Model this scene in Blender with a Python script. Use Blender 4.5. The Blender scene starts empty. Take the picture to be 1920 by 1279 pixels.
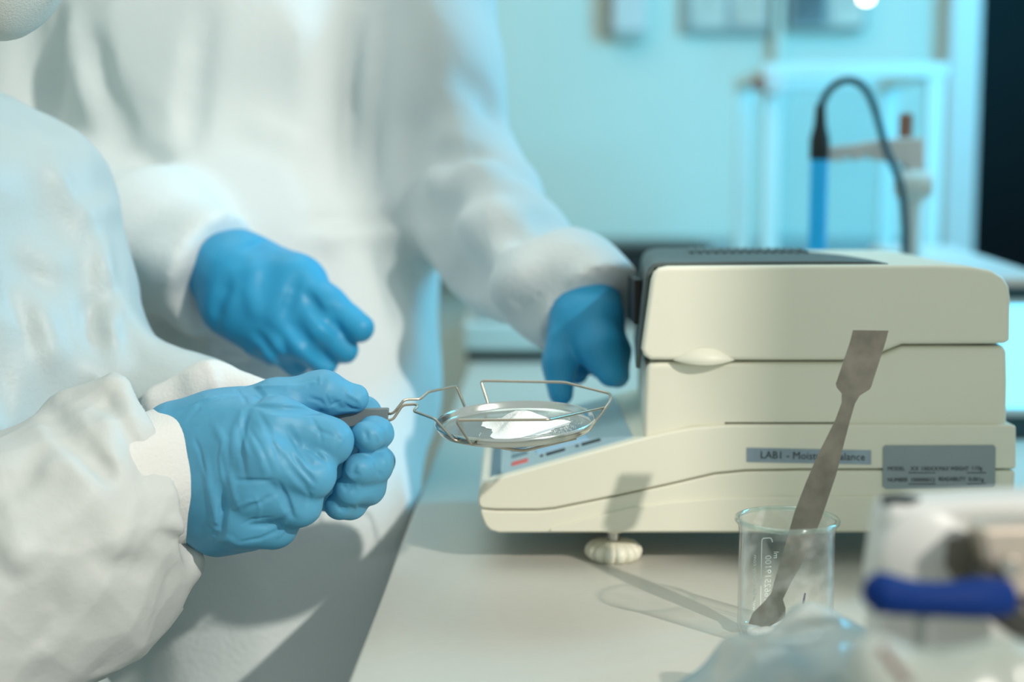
import bpy, bmesh, math, random
import numpy as np
from mathutils import Vector, Matrix

# ------------------------------------------------------------------ camera, world, lights, exposure
SC = bpy.context.scene
COL = SC.collection
F = 1920 * 50.0 / 36.0            # focal length in pixels of the 1920x1279 frame
PITCH = math.radians(6.5)
BENCH = 0.90                      # worktop height
CAM = np.array([0.0, 0.0, BENCH + 0.24])
cp, sp = math.cos(PITCH), math.sin(PITCH)
FWD = np.array([0, cp, -sp]); UP = np.array([0, sp, cp]); RIGHT = np.array([1.0, 0, 0])

cam_d = bpy.data.cameras.new('camera')
cam = bpy.data.objects.new('camera', cam_d); COL.objects.link(cam)
cam_d.sensor_width = 36; cam_d.lens = 50
cam.location = CAM; cam.rotation_euler = (math.pi/2 - PITCH, 0, 0)
cam_d.clip_start = 0.02
cam_d.dof.use_dof = True; cam_d.dof.focus_distance = 0.785; cam_d.dof.aperture_fstop = 3.4
cam_d.dof.aperture_blades = 9
SC.camera = cam

def lin(r, g, b):
    f = lambda c: (c/255)/12.92 if c <= 10 else (((c/255)+0.055)/1.055)**2.4
    return (f(r), f(g), f(b))

w = bpy.data.worlds.new('world'); SC.world = w; w.use_nodes = True
bg = w.node_tree.nodes['Background']
bg.inputs['Color'].default_value = (0.88, 0.97, 0.92, 1); bg.inputs['Strength'].default_value = 0.56

def area(name, loc, target, size, power, color, shape='DISK', size_y=None):
    l = bpy.data.lights.new(name, 'AREA'); l.shape = shape; l.size = size
    if size_y: l.size_y = size_y
    l.energy = power; l.color = color
    o = bpy.data.objects.new(name, l); COL.objects.link(o); o.location = loc
    o.rotation_euler = (Vector(target) - Vector(loc)).to_track_quat('-Z', 'Y').to_euler()
    return o
# bright small lamp at the right behind the camera, shining past the added slab
area('key_lamp_offscreen', (2.05, -1.40, 2.80), (-0.05, 0.95, 1.0), 0.08, 84, (1.0, 0.93, 0.85))
# assumed ceiling panel over the bench, out of view
area('ceiling_lamp_offscreen', (-0.3, 1.5, 2.55), (-0.3, 1.5, 0), 1.2, 9, (0.86, 1.0, 0.97), 'RECTANGLE', 1.2)
# cyan lamp of the right-hand side of the room, beyond the frame
area('cyan_lamp_offscreen', (1.28, 1.50, 1.72), (0.35, 2.45, 1.2), 0.4, 24, (0.03, 0.62, 1.0), 'RECTANGLE', 0.6)

vs = SC.view_settings
vs.view_transform = 'Standard'; vs.look = 'None'; vs.gamma = 1; vs.use_curve_mapping = False
vs.exposure = 0.22
SC.cycles.transparent_max_bounces = 32

# ------------------------------------------------------------------ pixel -> place helpers
def P(px, py, d):
    u = (px - 960) / F; v = (py - 639.5) / F
    return CAM + d * (FWD + u * RIGHT - v * UP)
def PY(px, py, Y):
    v = (py - 639.5) / F
    return P(px, py, Y / (cp - v * sp))
def PZ(px, py, z):
    v = (py - 639.5) / F
    return P(px, py, (CAM[2] - z) / (sp + v * cp))

# ------------------------------------------------------------------ materials
MATS = {}
def mat(name, col, rough=0.5, metal=0.0, var=0.0, vscale=20, bump=0.0, bscale=60, spec=0.5, sheen=0.0,
        transl=0.0, coat=0.0, emit=None, estr=0.0, alpha=None, bdetail=4, stretch=None):
    m = bpy.data.materials.new(name); m.use_nodes = True
    nt = m.node_tree; b = nt.nodes['Principled BSDF']; out = nt.nodes['Material Output']
    b.inputs['Base Color'].default_value = (*col, 1); b.inputs['Roughness'].default_value = rough
    b.inputs['Metallic'].default_value = metal; b.inputs['Specular IOR Level'].default_value = spec
    b.inputs['Sheen Weight'].default_value = sheen; b.inputs['Coat Weight'].default_value = coat
    tc = nt.nodes.new('ShaderNodeTexCoord')
    vec = tc.outputs['Object']
    if stretch:
        mp = nt.nodes.new('ShaderNodeMapping'); mp.inputs['Scale'].default_value = stretch
        nt.links.new(vec, mp.inputs['Vector']); vec = mp.outputs['Vector']
    if var > 0:
        n = nt.nodes.new('ShaderNodeTexNoise'); n.inputs['Scale'].default_value = vscale
        n.inputs['Detail'].default_value = 5
        nt.links.new(vec, n.inputs['Vector'])
        r = nt.nodes.new('ShaderNodeValToRGB')
        r.color_ramp.elements[0].position = 0.3; r.color_ramp.elements[1].position = 0.7
        r.color_ramp.elements[0].color = (*[c*(1-var) for c in col], 1)
        r.color_ramp.elements[1].color = (*[min(1, c*(1+var)) for c in col], 1)
        nt.links.new(n.outputs['Fac'], r.inputs['Fac']); nt.links.new(r.outputs['Color'], b.inputs['Base Color'])
    bn = None
    if bump > 0:
        n2 = nt.nodes.new('ShaderNodeTexNoise'); n2.inputs['Scale'].default_value = bscale
        n2.inputs['Detail'].default_value = bdetail
        nt.links.new(vec, n2.inputs['Vector'])
        bn = nt.nodes.new('ShaderNodeBump'); bn.inputs['Strength'].default_value = 1.0
        bn.inputs['Distance'].default_value = bump
        nt.links.new(n2.outputs['Fac'], bn.inputs['Height']); nt.links.new(bn.outputs['Normal'], b.inputs['Normal'])
    if emit:
        b.inputs['Emission Color'].default_value = (*emit, 1); b.inputs['Emission Strength'].default_value = estr
    if transl > 0:
        t = nt.nodes.new('ShaderNodeBsdfTranslucent'); t.inputs['Color'].default_value = (*col, 1)
        if bn: nt.links.new(bn.outputs['Normal'], t.inputs['Normal'])
        mx = nt.nodes.new('ShaderNodeMixShader'); mx.inputs[0].default_value = transl
        nt.links.new(b.outputs[0], mx.inputs[1]); nt.links.new(t.outputs[0], mx.inputs[2])
        nt.links.new(mx.outputs[0], out.inputs['Surface'])
    if alpha is not None: b.inputs['Alpha'].default_value = alpha
    MATS[name] = m
    return m

def glass_mat(name, tint=(1, 1, 1), frost=0.0, fscale=90, ior=1.47, dust=(0.8, 0.82, 0.8), fmax=None, seed=0.0):
    m = bpy.data.materials.new(name); m.use_nodes = True
    nt = m.node_tree; nt.nodes.remove(nt.nodes['Principled BSDF']); out = nt.nodes['Material Output']
    tr = nt.nodes.new('ShaderNodeBsdfTransparent'); tr.inputs['Color'].default_value = (*tint, 1)
    gl = nt.nodes.new('ShaderNodeBsdfGlossy'); gl.inputs['Roughness'].default_value = 0.03
    lw = nt.nodes.new('ShaderNodeLayerWeight'); lw.inputs['Blend'].default_value = 0.5
    pw_ = nt.nodes.new('ShaderNodeMath'); pw_.operation = 'POWER'; pw_.inputs[1].default_value = 3.2
    nt.links.new(lw.outputs['Facing'], pw_.inputs[0])
    fr = nt.nodes.new('ShaderNodeMath'); fr.operation = 'MULTIPLY_ADD'; fr.inputs[1].default_value = 0.8; fr.inputs[2].default_value = 0.035
    nt.links.new(pw_.outputs[0], fr.inputs[0])
    mx = nt.nodes.new('ShaderNodeMixShader')
    nt.links.new(fr.outputs[0], mx.inputs[0]); nt.links.new(tr.outputs[0], mx.inputs[1]); nt.links.new(gl.outputs[0], mx.inputs[2])
    last = mx
    if frost > 0:
        tc = nt.nodes.new('ShaderNodeTexCoord')
        mp = nt.nodes.new('ShaderNodeMapping'); mp.inputs['Location'].default_value = (seed, seed, seed)
        nt.links.new(tc.outputs['Object'], mp.inputs['Vector'])
        n = nt.nodes.new('ShaderNodeTexNoise'); n.inputs['Scale'].default_value = fscale; n.inputs['Detail'].default_value = 6
        nt.links.new(mp.outputs['Vector'], n.inputs['Vector'])
        mr = nt.nodes.new('ShaderNodeMapRange'); mr.inputs[1].default_value = 0.42; mr.inputs[2].default_value = 0.72
        mr.inputs[3].default_value = frost*0.35; mr.inputs[4].default_value = fmax or min(1, frost*2.2)
        nt.links.new(n.outputs['Fac'], mr.inputs[0])
        df = nt.nodes.new('ShaderNodeBsdfDiffuse'); df.inputs['Color'].default_value = (*dust, 1)
        m2 = nt.nodes.new('ShaderNodeMixShader')
        nt.links.new(mr.outputs[0], m2.inputs[0]); nt.links.new(mx.outputs[0], m2.inputs[1]); nt.links.new(df.outputs[0], m2.inputs[2])
        last = m2
    nt.links.new(last.outputs[0], out.inputs['Surface'])
    MATS[name] = m
    return m

M = MATS
mat('suit', lin(206, 214, 214), 0.75, bump=0.0006, bscale=260, var=0.02, vscale=6, sheen=0.2)
mat('gown', lin(196, 208, 208), 0.46, bump=0.00025, bscale=330, transl=0.22, spec=0.5, var=0.03, vscale=9)
mat('sleeve', lin(204, 208, 205), 0.55, bump=0.0002, bscale=330, transl=0.12, spec=0.4)
mat('cuff', lin(214, 214, 210), 0.85, bump=0.0004, bscale=500, spec=0.2)
mat('glove', lin(80, 152, 186), 0.50, bump=0.0003, bscale=120, var=0.07, vscale=40, spec=0.35)
mat('glove_far', lin(44, 148, 192), 0.45, var=0.08, vscale=30, spec=0.4)
mat('mask', lin(200, 203, 196), 0.9, bump=0.0004, bscale=900)
mat('skin', lin(205, 160, 135), 0.5)
mat('cream', lin(228, 226, 208), 0.42, bump=0.00005, bscale=1800, var=0.012, vscale=14, spec=0.4)
mat('charcoal', lin(74, 86, 86), 0.5, bump=0.00006, bscale=1500, var=0.05, vscale=30)
mat('black', lin(14, 18, 18), 0.6, var=0.1, vscale=20)
mat('panel', lin(160, 185, 192), 0.35, var=0.02, vscale=10)
mat('panel_edge', lin(92, 118, 132), 0.4)
mat('lcd', lin(150, 185, 215), 0.2, var=0.03, vscale=40)
mat('navy', lin(38, 66, 104), 0.45)
mat('bluegrey', lin(92, 120, 132), 0.45)
mat('red', lin(205, 92, 84), 0.45)
mat('ink', lin(22, 32, 34), 0.6)
mat('label', lin(140, 158, 170), 0.35, metal=0.3, var=0.14, vscale=50)
mat('plate', lin(138, 152, 156), 0.35, metal=0.3, var=0.05, vscale=30)
mat('steel', lin(186, 184, 178), 0.28, metal=1.0, var=0.08, vscale=60)
mat('wire', lin(176, 168, 154), 0.32, metal=1.0, var=0.06, vscale=200)
mat('spatula', lin(114, 111, 101), 0.42, metal=0.6, var=0.22, vscale=90, bump=0.0001, bscale=160)
mat('aluminium', lin(206, 212, 209), 0.20, metal=1.0, bump=0.00002, bscale=60)
mat('grip', lin(104, 114, 114), 0.45, bump=0.00005, bscale=1500, var=0.05, vscale=60)
mat('powder', lin(236, 238, 236), 0.95, bump=0.0005, bscale=900, spec=0.1)
mat('bench', lin(188, 186, 176), 0.4, var=0.015, vscale=160, spec=0.4)
mat('bench_frame', lin(150, 156, 156), 0.5, var=0.05, vscale=10)
mat('wall', lin(204, 214, 204), 0.8, var=0.02, vscale=3)
mat('floor', lin(120, 126, 124), 0.5, var=0.08, vscale=8)
mat('trunking', lin(150, 160, 158), 0.5, var=0.04, vscale=12)
mat('dark_glass', lin(4, 5, 7), 0.5, var=0.2, vscale=3, spec=0.08)
mat('white_plastic', lin(202, 203, 200), 0.4, var=0.015, vscale=20)
mat('pale_plastic', lin(206, 218, 214), 0.45, var=0.02, vscale=15)
mat('blue_plastic', lin(0, 42, 108), 0.6, var=0.04, vscale=30, spec=0.15)
mat('dark_metal', lin(74, 74, 70), 0.4, metal=0.6, var=0.1, vscale=40)
mat('warm_steel', lin(206, 192, 178), 0.35, metal=0.7, var=0.08, vscale=40)
mat('electrode_blue', lin(10, 178, 240), 0.3, var=0.04, vscale=30)
mat('cable', lin(30, 66, 76), 0.5, var=0.05, vscale=60)
mat('brown', lin(140, 96, 76), 0.6, var=0.1, vscale=60)
mat('paper', lin(196, 196, 186), 0.85, var=0.18, vscale=22)
mat('paper_dark', lin(96, 108, 112), 0.85, var=0.35, vscale=16)
mat('light_panel', lin(120, 220, 245), 0.4, emit=(0.18, 0.72, 1.0), estr=1.7)
mat('lamp_bulb', (1, 1, 1), 0.4, emit=(1.0, 0.97, 0.8), estr=8)
mat('recess_grey', lin(112, 110, 100), 0.5, var=0.08, vscale=40)
mat('seam', lin(104, 70, 64), 0.6, var=0.1, vscale=50)
glass_mat('glass', (0.985, 0.995, 0.99), frost=0.035, fscale=110, fmax=0.15)
glass_mat('pane', (0.9, 0.98, 1.0), frost=0.02, fscale=6, fmax=0.06)
def bag_material(name, c0, c1, c2, thr, op):
    m = bpy.data.materials.new(name); m.use_nodes = True
    nt = m.node_tree; b = nt.nodes['Principled BSDF']; out = nt.nodes['Material Output']
    tc = nt.nodes.new('ShaderNodeTexCoord')
    n = nt.nodes.new('ShaderNodeTexNoise'); n.inputs['Scale'].default_value = 22; n.inputs['Detail'].default_value = 2
    nt.links.new(tc.outputs['Object'], n.inputs['Vector'])
    r = nt.nodes.new('ShaderNodeValToRGB')
    r.color_ramp.elements[0].position = thr; r.color_ramp.elements[0].color = (*c0, 1)
    r.color_ramp.elements[1].position = thr + 0.16; r.color_ramp.elements[1].color = (*c1, 1)
    e = r.color_ramp.elements.new(0.8); e.color = (*c2, 1)
    nt.links.new(n.outputs['Fac'], r.inputs['Fac']); nt.links.new(r.outputs['Color'], b.inputs['Base Color'])
    b.inputs['Roughness'].default_value = 0.25
    t = nt.nodes.new('ShaderNodeBsdfTransparent'); t.inputs['Color'].default_value = (0.95, 1, 1, 1)
    mx = nt.nodes.new('ShaderNodeMixShader'); mx.inputs[0].default_value = op
    nt.links.new(t.outputs[0], mx.inputs[1]); nt.links.new(b.outputs[0], mx.inputs[2])
    nt.links.new(mx.outputs[0], out.inputs['Surface'])
    MATS[name] = m
bag_material('bag', lin(156, 180, 188), lin(194, 197, 191), lin(176, 188, 192), 0.34, 0.74)
bag_material('pouch', lin(160, 168, 158), lin(178, 184, 176), lin(192, 194, 190), 0.4, 0.7)

# ------------------------------------------------------------------ object helpers
def tag(o, label=None, cat=None, group=None, kind=None):
    if label: o['label'] = label
    if cat: o['category'] = cat
    if group: o['group'] = group
    if kind: o['kind'] = kind
    return o
def empty(name, loc, label=None, cat=None, group=None):
    o = bpy.data.objects.new(name, None); COL.objects.link(o); o.location = Vector([float(c) for c in loc])
    o.empty_display_size = 0.05
    return tag(o, label, cat, group)
ROOTLOC = {}
def world_loc(o):
    p = Vector(o.location)
    while o.parent:
        o = o.parent; p = p + Vector(o.location)
    return p
def mesh(name, verts, faces, material, parent=None, smooth=True, sharp=None):
    """verts in world space; becomes one object whose origin is its own base centre"""
    V = np.asarray(verts, dtype=np.float64)
    lo, hi = V.min(0), V.max(0)
    c = np.array([(lo[0]+hi[0])/2, (lo[1]+hi[1])/2, lo[2]])
    me = bpy.data.meshes.new(name)
    V = V - c
    if isinstance(faces, np.ndarray):
        nq, k = faces.shape
        me.vertices.add(len(V)); me.vertices.foreach_set('co', V.astype(np.float32).ravel())
        me.loops.add(nq*k); me.loops.foreach_set('vertex_index', faces.astype(np.int32).ravel())
        me.polygons.add(nq); me.polygons.foreach_set('loop_start', np.arange(0, nq*k, k, dtype=np.int32))
        me.update(calc_edges=True); me.validate()
    else:
        me.from_pydata([tuple(v) for v in V], [], [tuple(int(i) for i in f) for f in faces])
    if smooth:
        me.shade_smooth()
        if sharp: me.set_sharp_from_angle(angle=math.radians(sharp))
    me.materials.append(M[material] if isinstance(material, str) else material)
    o = bpy.data.objects.new(name, me); COL.objects.link(o)
    o.location = Vector(c)
    if parent is not None:
        o.parent = parent; o.location = Vector(c) - world_loc(parent)
    return o
def bevel(o, width, seg=4, angle=35, wn=True):
    b = o.modifiers.new('bevel', 'BEVEL'); b.width = width; b.segments = seg; b.limit_method = 'ANGLE'
    b.angle_limit = math.radians(angle); b.use_clamp_overlap = True
    if wn:
        n = o.modifiers.new('wn', 'WEIGHTED_NORMAL'); n.keep_sharp = False; n.weight = 80
    return o
def box(name, lo, hi, material, parent=None, bev=0.0, seg=3):
    (x0, y0, z0), (x1, y1, z1) = lo, hi
    v = [(x0,y0,z0),(x1,y0,z0),(x1,y1,z0),(x0,y1,z0),(x0,y0,z1),(x1,y0,z1),(x1,y1,z1),(x0,y1,z1)]
    f = [(0,3,2,1),(4,5,6,7),(0,1,5,4),(1,2,6,5),(2,3,7,6),(3,0,4,7)]
    o = mesh(name, v, f, material, parent, smooth=bev > 0)
    if bev: bevel(o, bev, seg)
    return o
def prism(name, xz, y0, y1, material, parent=None, bev=0.0, seg=4, angle=35):
    """a side profile in the XZ plane given a real thickness along Y"""
    n = len(xz)
    area2 = sum(xz[i][0]*xz[(i+1)%n][1]-xz[(i+1)%n][0]*xz[i][1] for i in range(n))
    if area2 < 0: xz = xz[::-1]
    v = [(x, y0, z) for x, z in xz] + [(x, y1, z) for x, z in xz]
    f = [tuple(range(n)), tuple(range(2*n-1, n-1, -1))]
    f += [(i, i+n, (i+1) % n + n, (i+1) % n) for i in range(n)]
    o = mesh(name, v, f, material, parent, smooth=True)
    if bev: bevel(o, bev, seg, angle)
    else: o.data.set_sharp_from_angle(angle=math.radians(30))
    return o
def lathe_vf(profile, c, n=48, axis=None, mod=None):
    """profile list of (r, h) along axis (default z) from c"""
    a = np.array([0, 0, 1.0]) if axis is None else np.array(axis)/np.linalg.norm(axis)
    t = np.array([1.0, 0, 0]) if abs(a[0]) < 0.9 else np.array([0, 1.0, 0])
    e1 = np.cross(a, t); e1 /= np.linalg.norm(e1); e2 = np.cross(a, e1)
    V = []; Fc = []
    for r, h in profile:
        for i in range(n):
            th = 2*math.pi*i/n
            rr = r*(mod(th, h) if mod else 1)
            V.append(np.array(c) + a*h + e1*rr*math.cos(th) + e2*rr*math.sin(th))
    m = len(profile)
    for j in range(m-1):
        for i in range(n):
            Fc.append((j*n+i, j*n+(i+1) % n, (j+1)*n+(i+1) % n, (j+1)*n+i))
    if profile[0][0] > 0: Fc.append(tuple(range(n))[::-1])
    if profile[-1][0] > 0: Fc.append(tuple(range((m-1)*n, m*n)))
    return V, Fc
def lathe(name, profile, c, material, parent=None, n=48, axis=None, mod=None, sharp=40):
    V, Fc = lathe_vf(profile, c, n, axis, mod)
    return mesh(name, V, Fc, material, parent, True, sharp)
def smooth_path(pts, r, n=5):
    """polyline with rounded corners of radius r"""
    pts = [np.array(p, dtype=float) for p in pts]; out = [pts[0]]
    for i in range(1, len(pts)-1):
        a, b, c = pts[i-1], pts[i], pts[i+1]
        da = a-b; dc = c-b; la = np.linalg.norm(da); lc = np.linalg.norm(dc)
        q = min(r, la*0.45, lc*0.45)
        p0 = b+da/la*q; p1 = b+dc/lc*q
        for k in range(n+1):
            t = k/n
            out.append((1-t)**2*p0 + 2*t*(1-t)*b + t*t*p1)
    out.append(pts[-1]); return out
def catmull(pts, n=8):
    pts = [np.array(p, dtype=float) for p in pts]
    q = [2*pts[0]-pts[1]] + pts + [2*pts[-1]-pts[-2]]; out = []
    for i in range(1, len(q)-2):
        for k in range(n):
            t = k/n; a, b, c, d = q[i-1], q[i], q[i+1], q[i+2]
            out.append(0.5*((2*b)+(-a+c)*t+(2*a-5*b+4*c-d)*t*t+(-a+3*b-3*c+d)*t**3))
    out.append(pts[-1]); return out
def tube_vf(path, r, n=10):
    path = [np.array(p, dtype=float) for p in path]; V = []; Fc = []
    rs = r if hasattr(r, '__len__') else [r]*len(path)
    T = [path[1]-path[0]] + [path[i+1]-path[i-1] for i in range(1, len(path)-1)] + [path[-1]-path[-2]]
    T = [t/np.linalg.norm(t) for t in T]
    up = np.array([0.13, 0.21, 0.97])
    if abs(np.dot(up, T[0])) > 0.9: up = np.array([0.9, 0.3, 0.1])
    e = np.cross(T[0], up); e /= np.linalg.norm(e)
    for i, p in enumerate(path):
        e = e - T[i]*np.dot(e, T[i]); e /= np.linalg.norm(e); f = np.cross(T[i], e)
        for k in range(n):
            th = 2*math.pi*k/n; V.append(p + rs[i]*(e*math.cos(th)+f*math.sin(th)))
    for j in range(len(path)-1):
        for k in range(n):
            Fc.append((j*n+k, j*n+(k+1) % n, (j+1)*n+(k+1) % n, (j+1)*n+k))
    Fc.append(tuple(range(n))[::-1]); Fc.append(tuple(range((len(path)-1)*n, len(path)*n)))
    return V, Fc
def tube(name, path, r, material, parent=None, n=10):
    V, Fc = tube_vf(path, r, n)
    return mesh(name, V, Fc, material, parent, True, 60)
def text_mesh(body, size, align='LEFT'):
    cu = bpy.data.curves.new('print', 'FONT'); cu.body = body; cu.size = size; cu.align_x = align
    cu.resolution_u = 2
    o = bpy.data.objects.new('tmp_print', cu); COL.objects.link(o)
    me = bpy.data.meshes.new_from_object(o)
    V = [np.array(v.co) for v in me.vertices]; Fc = [tuple(p.vertices) for p in me.polygons]
    bpy.data.objects.remove(o); bpy.data.meshes.remove(me); bpy.data.curves.remove(cu)
    return V, Fc
def print_on(name, body, size, origin, ex, ey, material, parent, squash=1.0, align='LEFT'):
    V, Fc = text_mesh(body, size, align)
    ex = np.array(ex, float); ey = np.array(ey, float)
    W = [np.array(origin) + ex*v[0]*squash + ey*v[1] for v in V]
    return mesh(name, W, Fc, material, parent, smooth=False)

# ------------------------------------------------------------------ sculpting engine: signed distance fields -> mesh
def unit(v): v = np.array(v, float); return v/np.linalg.norm(v)
class Sculpt:
    def __init__(s, lo, hi, h):
        s.lo = np.array(lo, float); s.h = h
        s.n = np.ceil((np.array(hi, float)-s.lo)/h).astype(int)+1
        s.phi = np.full(s.n, 0.08, np.float32)
        s.ax = [(s.lo[i]+h*np.arange(s.n[i])).astype(np.float32) for i in range(3)]
    def blk(s, lo, hi):
        a = np.clip(np.floor((np.array(lo)-s.lo)/s.h).astype(int), 0, s.n)
        b = np.clip(np.ceil((np.array(hi)-s.lo)/s.h).astype(int)+1, 0, s.n)
        return tuple(slice(int(a[i]), int(max(a[i], b[i]))) for i in range(3))
    def grid(s, sl):
        return s.ax[0][sl[0]][:, None, None], s.ax[1][sl[1]][None, :, None], s.ax[2][sl[2]][None, None, :]
    def cone(s, a, b, ra, rb=None, k=0.006, flat=None, sub=False):
        rb = ra if rb is None else rb
        a = np.array(a, float); b = np.array(b, float); R = max(ra, rb)+k+2*s.h
        sl = s.blk(np.minimum(a, b)-R, np.maximum(a, b)+R)
        if any(q.stop <= q.start for q in sl): return
        X, Y, Z = s.grid(sl)
        if flat is not None:
            nv, sc = flat; nv = unit(nv)
            m = (a+b)/2
            dd = (X-m[0])*nv[0]+(Y-m[1])*nv[1]+(Z-m[2])*nv[2]
            X = X+(sc-1)*dd*nv[0]; Y = Y+(sc-1)*dd*nv[1]; Z = Z+(sc-1)*dd*nv[2]
            a = a+(sc-1)*np.dot(a-m, nv)*nv; b = b+(sc-1)*np.dot(b-m, nv)*nv
        ab = b-a; L2 = float(np.dot(ab, ab))+1e-12
        t = np.clip(((X-a[0])*ab[0]+(Y-a[1])*ab[1]+(Z-a[2])*ab[2])/L2, 0, 1)
        d = np.sqrt((X-a[0]-t*ab[0])**2+(Y-a[1]-t*ab[1])**2+(Z-a[2]-t*ab[2])**2)-(ra+(rb-ra)*t)
        if flat is not None: d = d/np.sqrt(sc)
        p = s.phi[sl]
        if sub:
            d = -d; hh = np.maximum(k-np.abs(p-d), 0)/k
            s.phi[sl] = np.maximum(p, d)+hh*hh*k*0.25
        else:
            hh = np.maximum(k-np.abs(p-d), 0)/k
            s.phi[sl] = np.minimum(p, d)-hh*hh*k*0.25
    def chain(s, pts, rs, k=0.006, flat=None):
        for i in range(len(pts)-1): s.cone(pts[i], pts[i+1], rs[i], rs[i+1], k, flat)
    def cut(s, c, nrm, R):
        """slice off what lies beyond the plane through c, within R of c"""
        nrm = unit(nrm); c = np.array(c, float)
        sl = s.blk(c-R, c+R); X, Y, Z = s.grid(sl)
        d = (X-c[0])*nrm[0]+(Y-c[1])*nrm[1]+(Z-c[2])*nrm[2]
        q = np.sqrt((X-c[0])**2+(Y-c[1])**2+(Z-c[2])**2)
        s.phi[sl] = np.where(q < R, np.maximum(s.phi[sl], d), s.phi[sl])
    def noise(s, amp, scale, rot=None, ridged=False, seed=0, band=None, lo=None, hi=None, octv=1):
        band = band or (abs(amp)*2+3*s.h)
        idx = np.nonzero(np.abs(s.phi) < band)
        Q = np.stack([s.ax[i][idx[i]] for i in range(3)], 1).astype(np.float32)
        wgt = 1.0
        if rot is not None: Q = Q @ np.array(rot, np.float32).T
        Q = Q/np.array(scale, np.float32)
        v = 0; aa = 1.0
        for o in range(octv):
            nz = vnoise(Q*(2.0**o), seed+o*7)
            if ridged: nz = 1-2*np.abs(nz)
            v = v+aa*nz; aa *= 0.5
        s.phi[idx] += (amp*v*wgt).astype(np.float32)
    def crumple(s, amp, scale, rot=None, seed=0, mode='f1'):
        """sharp-ridged fabric crumpling: cellular noise pushed into the surface"""
        idx = np.nonzero(np.abs(s.phi) < abs(amp)*1.6+3*s.h)
        Q = np.stack([s.ax[i][idx[i]] for i in range(3)], 1).astype(np.float32)
        if rot is not None: Q = Q @ np.array(rot, np.float32).T
        Q = Q/np.array(scale, np.float32)
        s.phi[idx] -= (amp*(worley(Q, seed)-0.55)).astype(np.float32)
    def sample(s, Q):
        g = (Q-s.lo)/s.h; i = np.floor(g).astype(int)
        ok = np.all((i >= 0) & (i < s.n-1), axis=1); i = np.clip(i, 0, s.n-2); f = np.clip(g-i, 0, 1)
        out = 0
        for dx in (0, 1):
            for dy in (0, 1):
                for dz in (0, 1):
                    wgt = (f[:, 0] if dx else 1-f[:, 0])*(f[:, 1] if dy else 1-f[:, 1])*(f[:, 2] if dz else 1-f[:, 2])
                    out = out+wgt*s.phi[i[:, 0]+dx, i[:, 1]+dy, i[:, 2]+dz]
        return np.where(ok, out, 0.08)
    def hit(s, px, py):
        a = P(px, py, 1.0)-CAM
        c = s.lo+(s.n*s.h)/2; R = np.linalg.norm(s.n*s.h)/2; d0 = np.dot(c-CAM, FWD)
        t = np.arange(max(0.2, d0-R), d0+R, s.h*0.4)
        v = s.sample(CAM[None, :]+t[:, None]*a[None, :])
        j = np.nonzero(v < 0)[0]
        if len(j) == 0: return None
        return CAM+a*t[j[0]]
    def crease(s, line, amp, wid, sharp=True, taper=True):
        """fold seen along a line of the photograph, laid on the real surface; amp>0 ridge, amp<0 furrow (metres)"""
        dense = []
        for i in range(len(line)-1):
            (x0, y0), (x1, y1) = line[i][:2], line[i+1][:2]
            m = max(2, int(math.hypot(x1-x0, y1-y0)/7))
            dense += [(x0+(x1-x0)*k/m, y0+(y1-y0)*k/m) for k in range(m)]
        dense.append(line[-1][:2])
        H = [s.hit(*q) for q in dense]
        N = len(dense)
        acc = {}
        best = None
        pts = [(h, (min(i, N-1-i)/max(1, N*0.25) if taper else 1)) for i, h in enumerate(H) if h is not None]
        if len(pts) < 2: return
        A = np.array([p[0] for p in pts]); R = wid*2.2+s.h
        sl = s.blk(A.min(0)-R, A.max(0)+R); X, Y, Z = s.grid(sl)
        disp = np.zeros(s.phi[sl].shape, np.float32)
        for i in range(len(pts)-1):
            a, ta = pts[i]; b, tb = pts[i+1]
            if np.linalg.norm(b-a) > 0.02: continue
            R2 = wid*2.2+s.h
            s2 = s.blk(np.minimum(a, b)-R2, np.maximum(a, b)+R2)
            if any(q.stop <= q.start for q in s2): continue
            X, Y, Z = s.grid(s2)
            ab = b-a; L2 = np.dot(ab, ab)+1e-12
            t = np.clip(((X-a[0])*ab[0]+(Y-a[1])*ab[1]+(Z-a[2])*ab[2])/L2, 0, 1)
            d = np.sqrt((X-a[0]-t*ab[0])**2+(Y-a[1]-t*ab[1])**2+(Z-a[2]-t*ab[2])**2)
            w8 = np.clip(ta+(tb-ta)*t, 0, 1)
            pr = np.maximum(0, 1-d/(wid*1.6))**1.6 if sharp else np.exp(-(d/wid)**2)
            q = tuple(slice(s2[m].start-sl[m].start, s2[m].stop-sl[m].start) for m in range(3))
            disp[q] = np.maximum(disp[q], (w8*pr).astype(np.float32))
        s.phi[sl] -= amp*disp
    def build(s, name, material, parent=None):
        V, Q = surface_nets(s.phi)
        V = V*s.h+s.lo
        return mesh(name, V, Q, material, parent, True)

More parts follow.
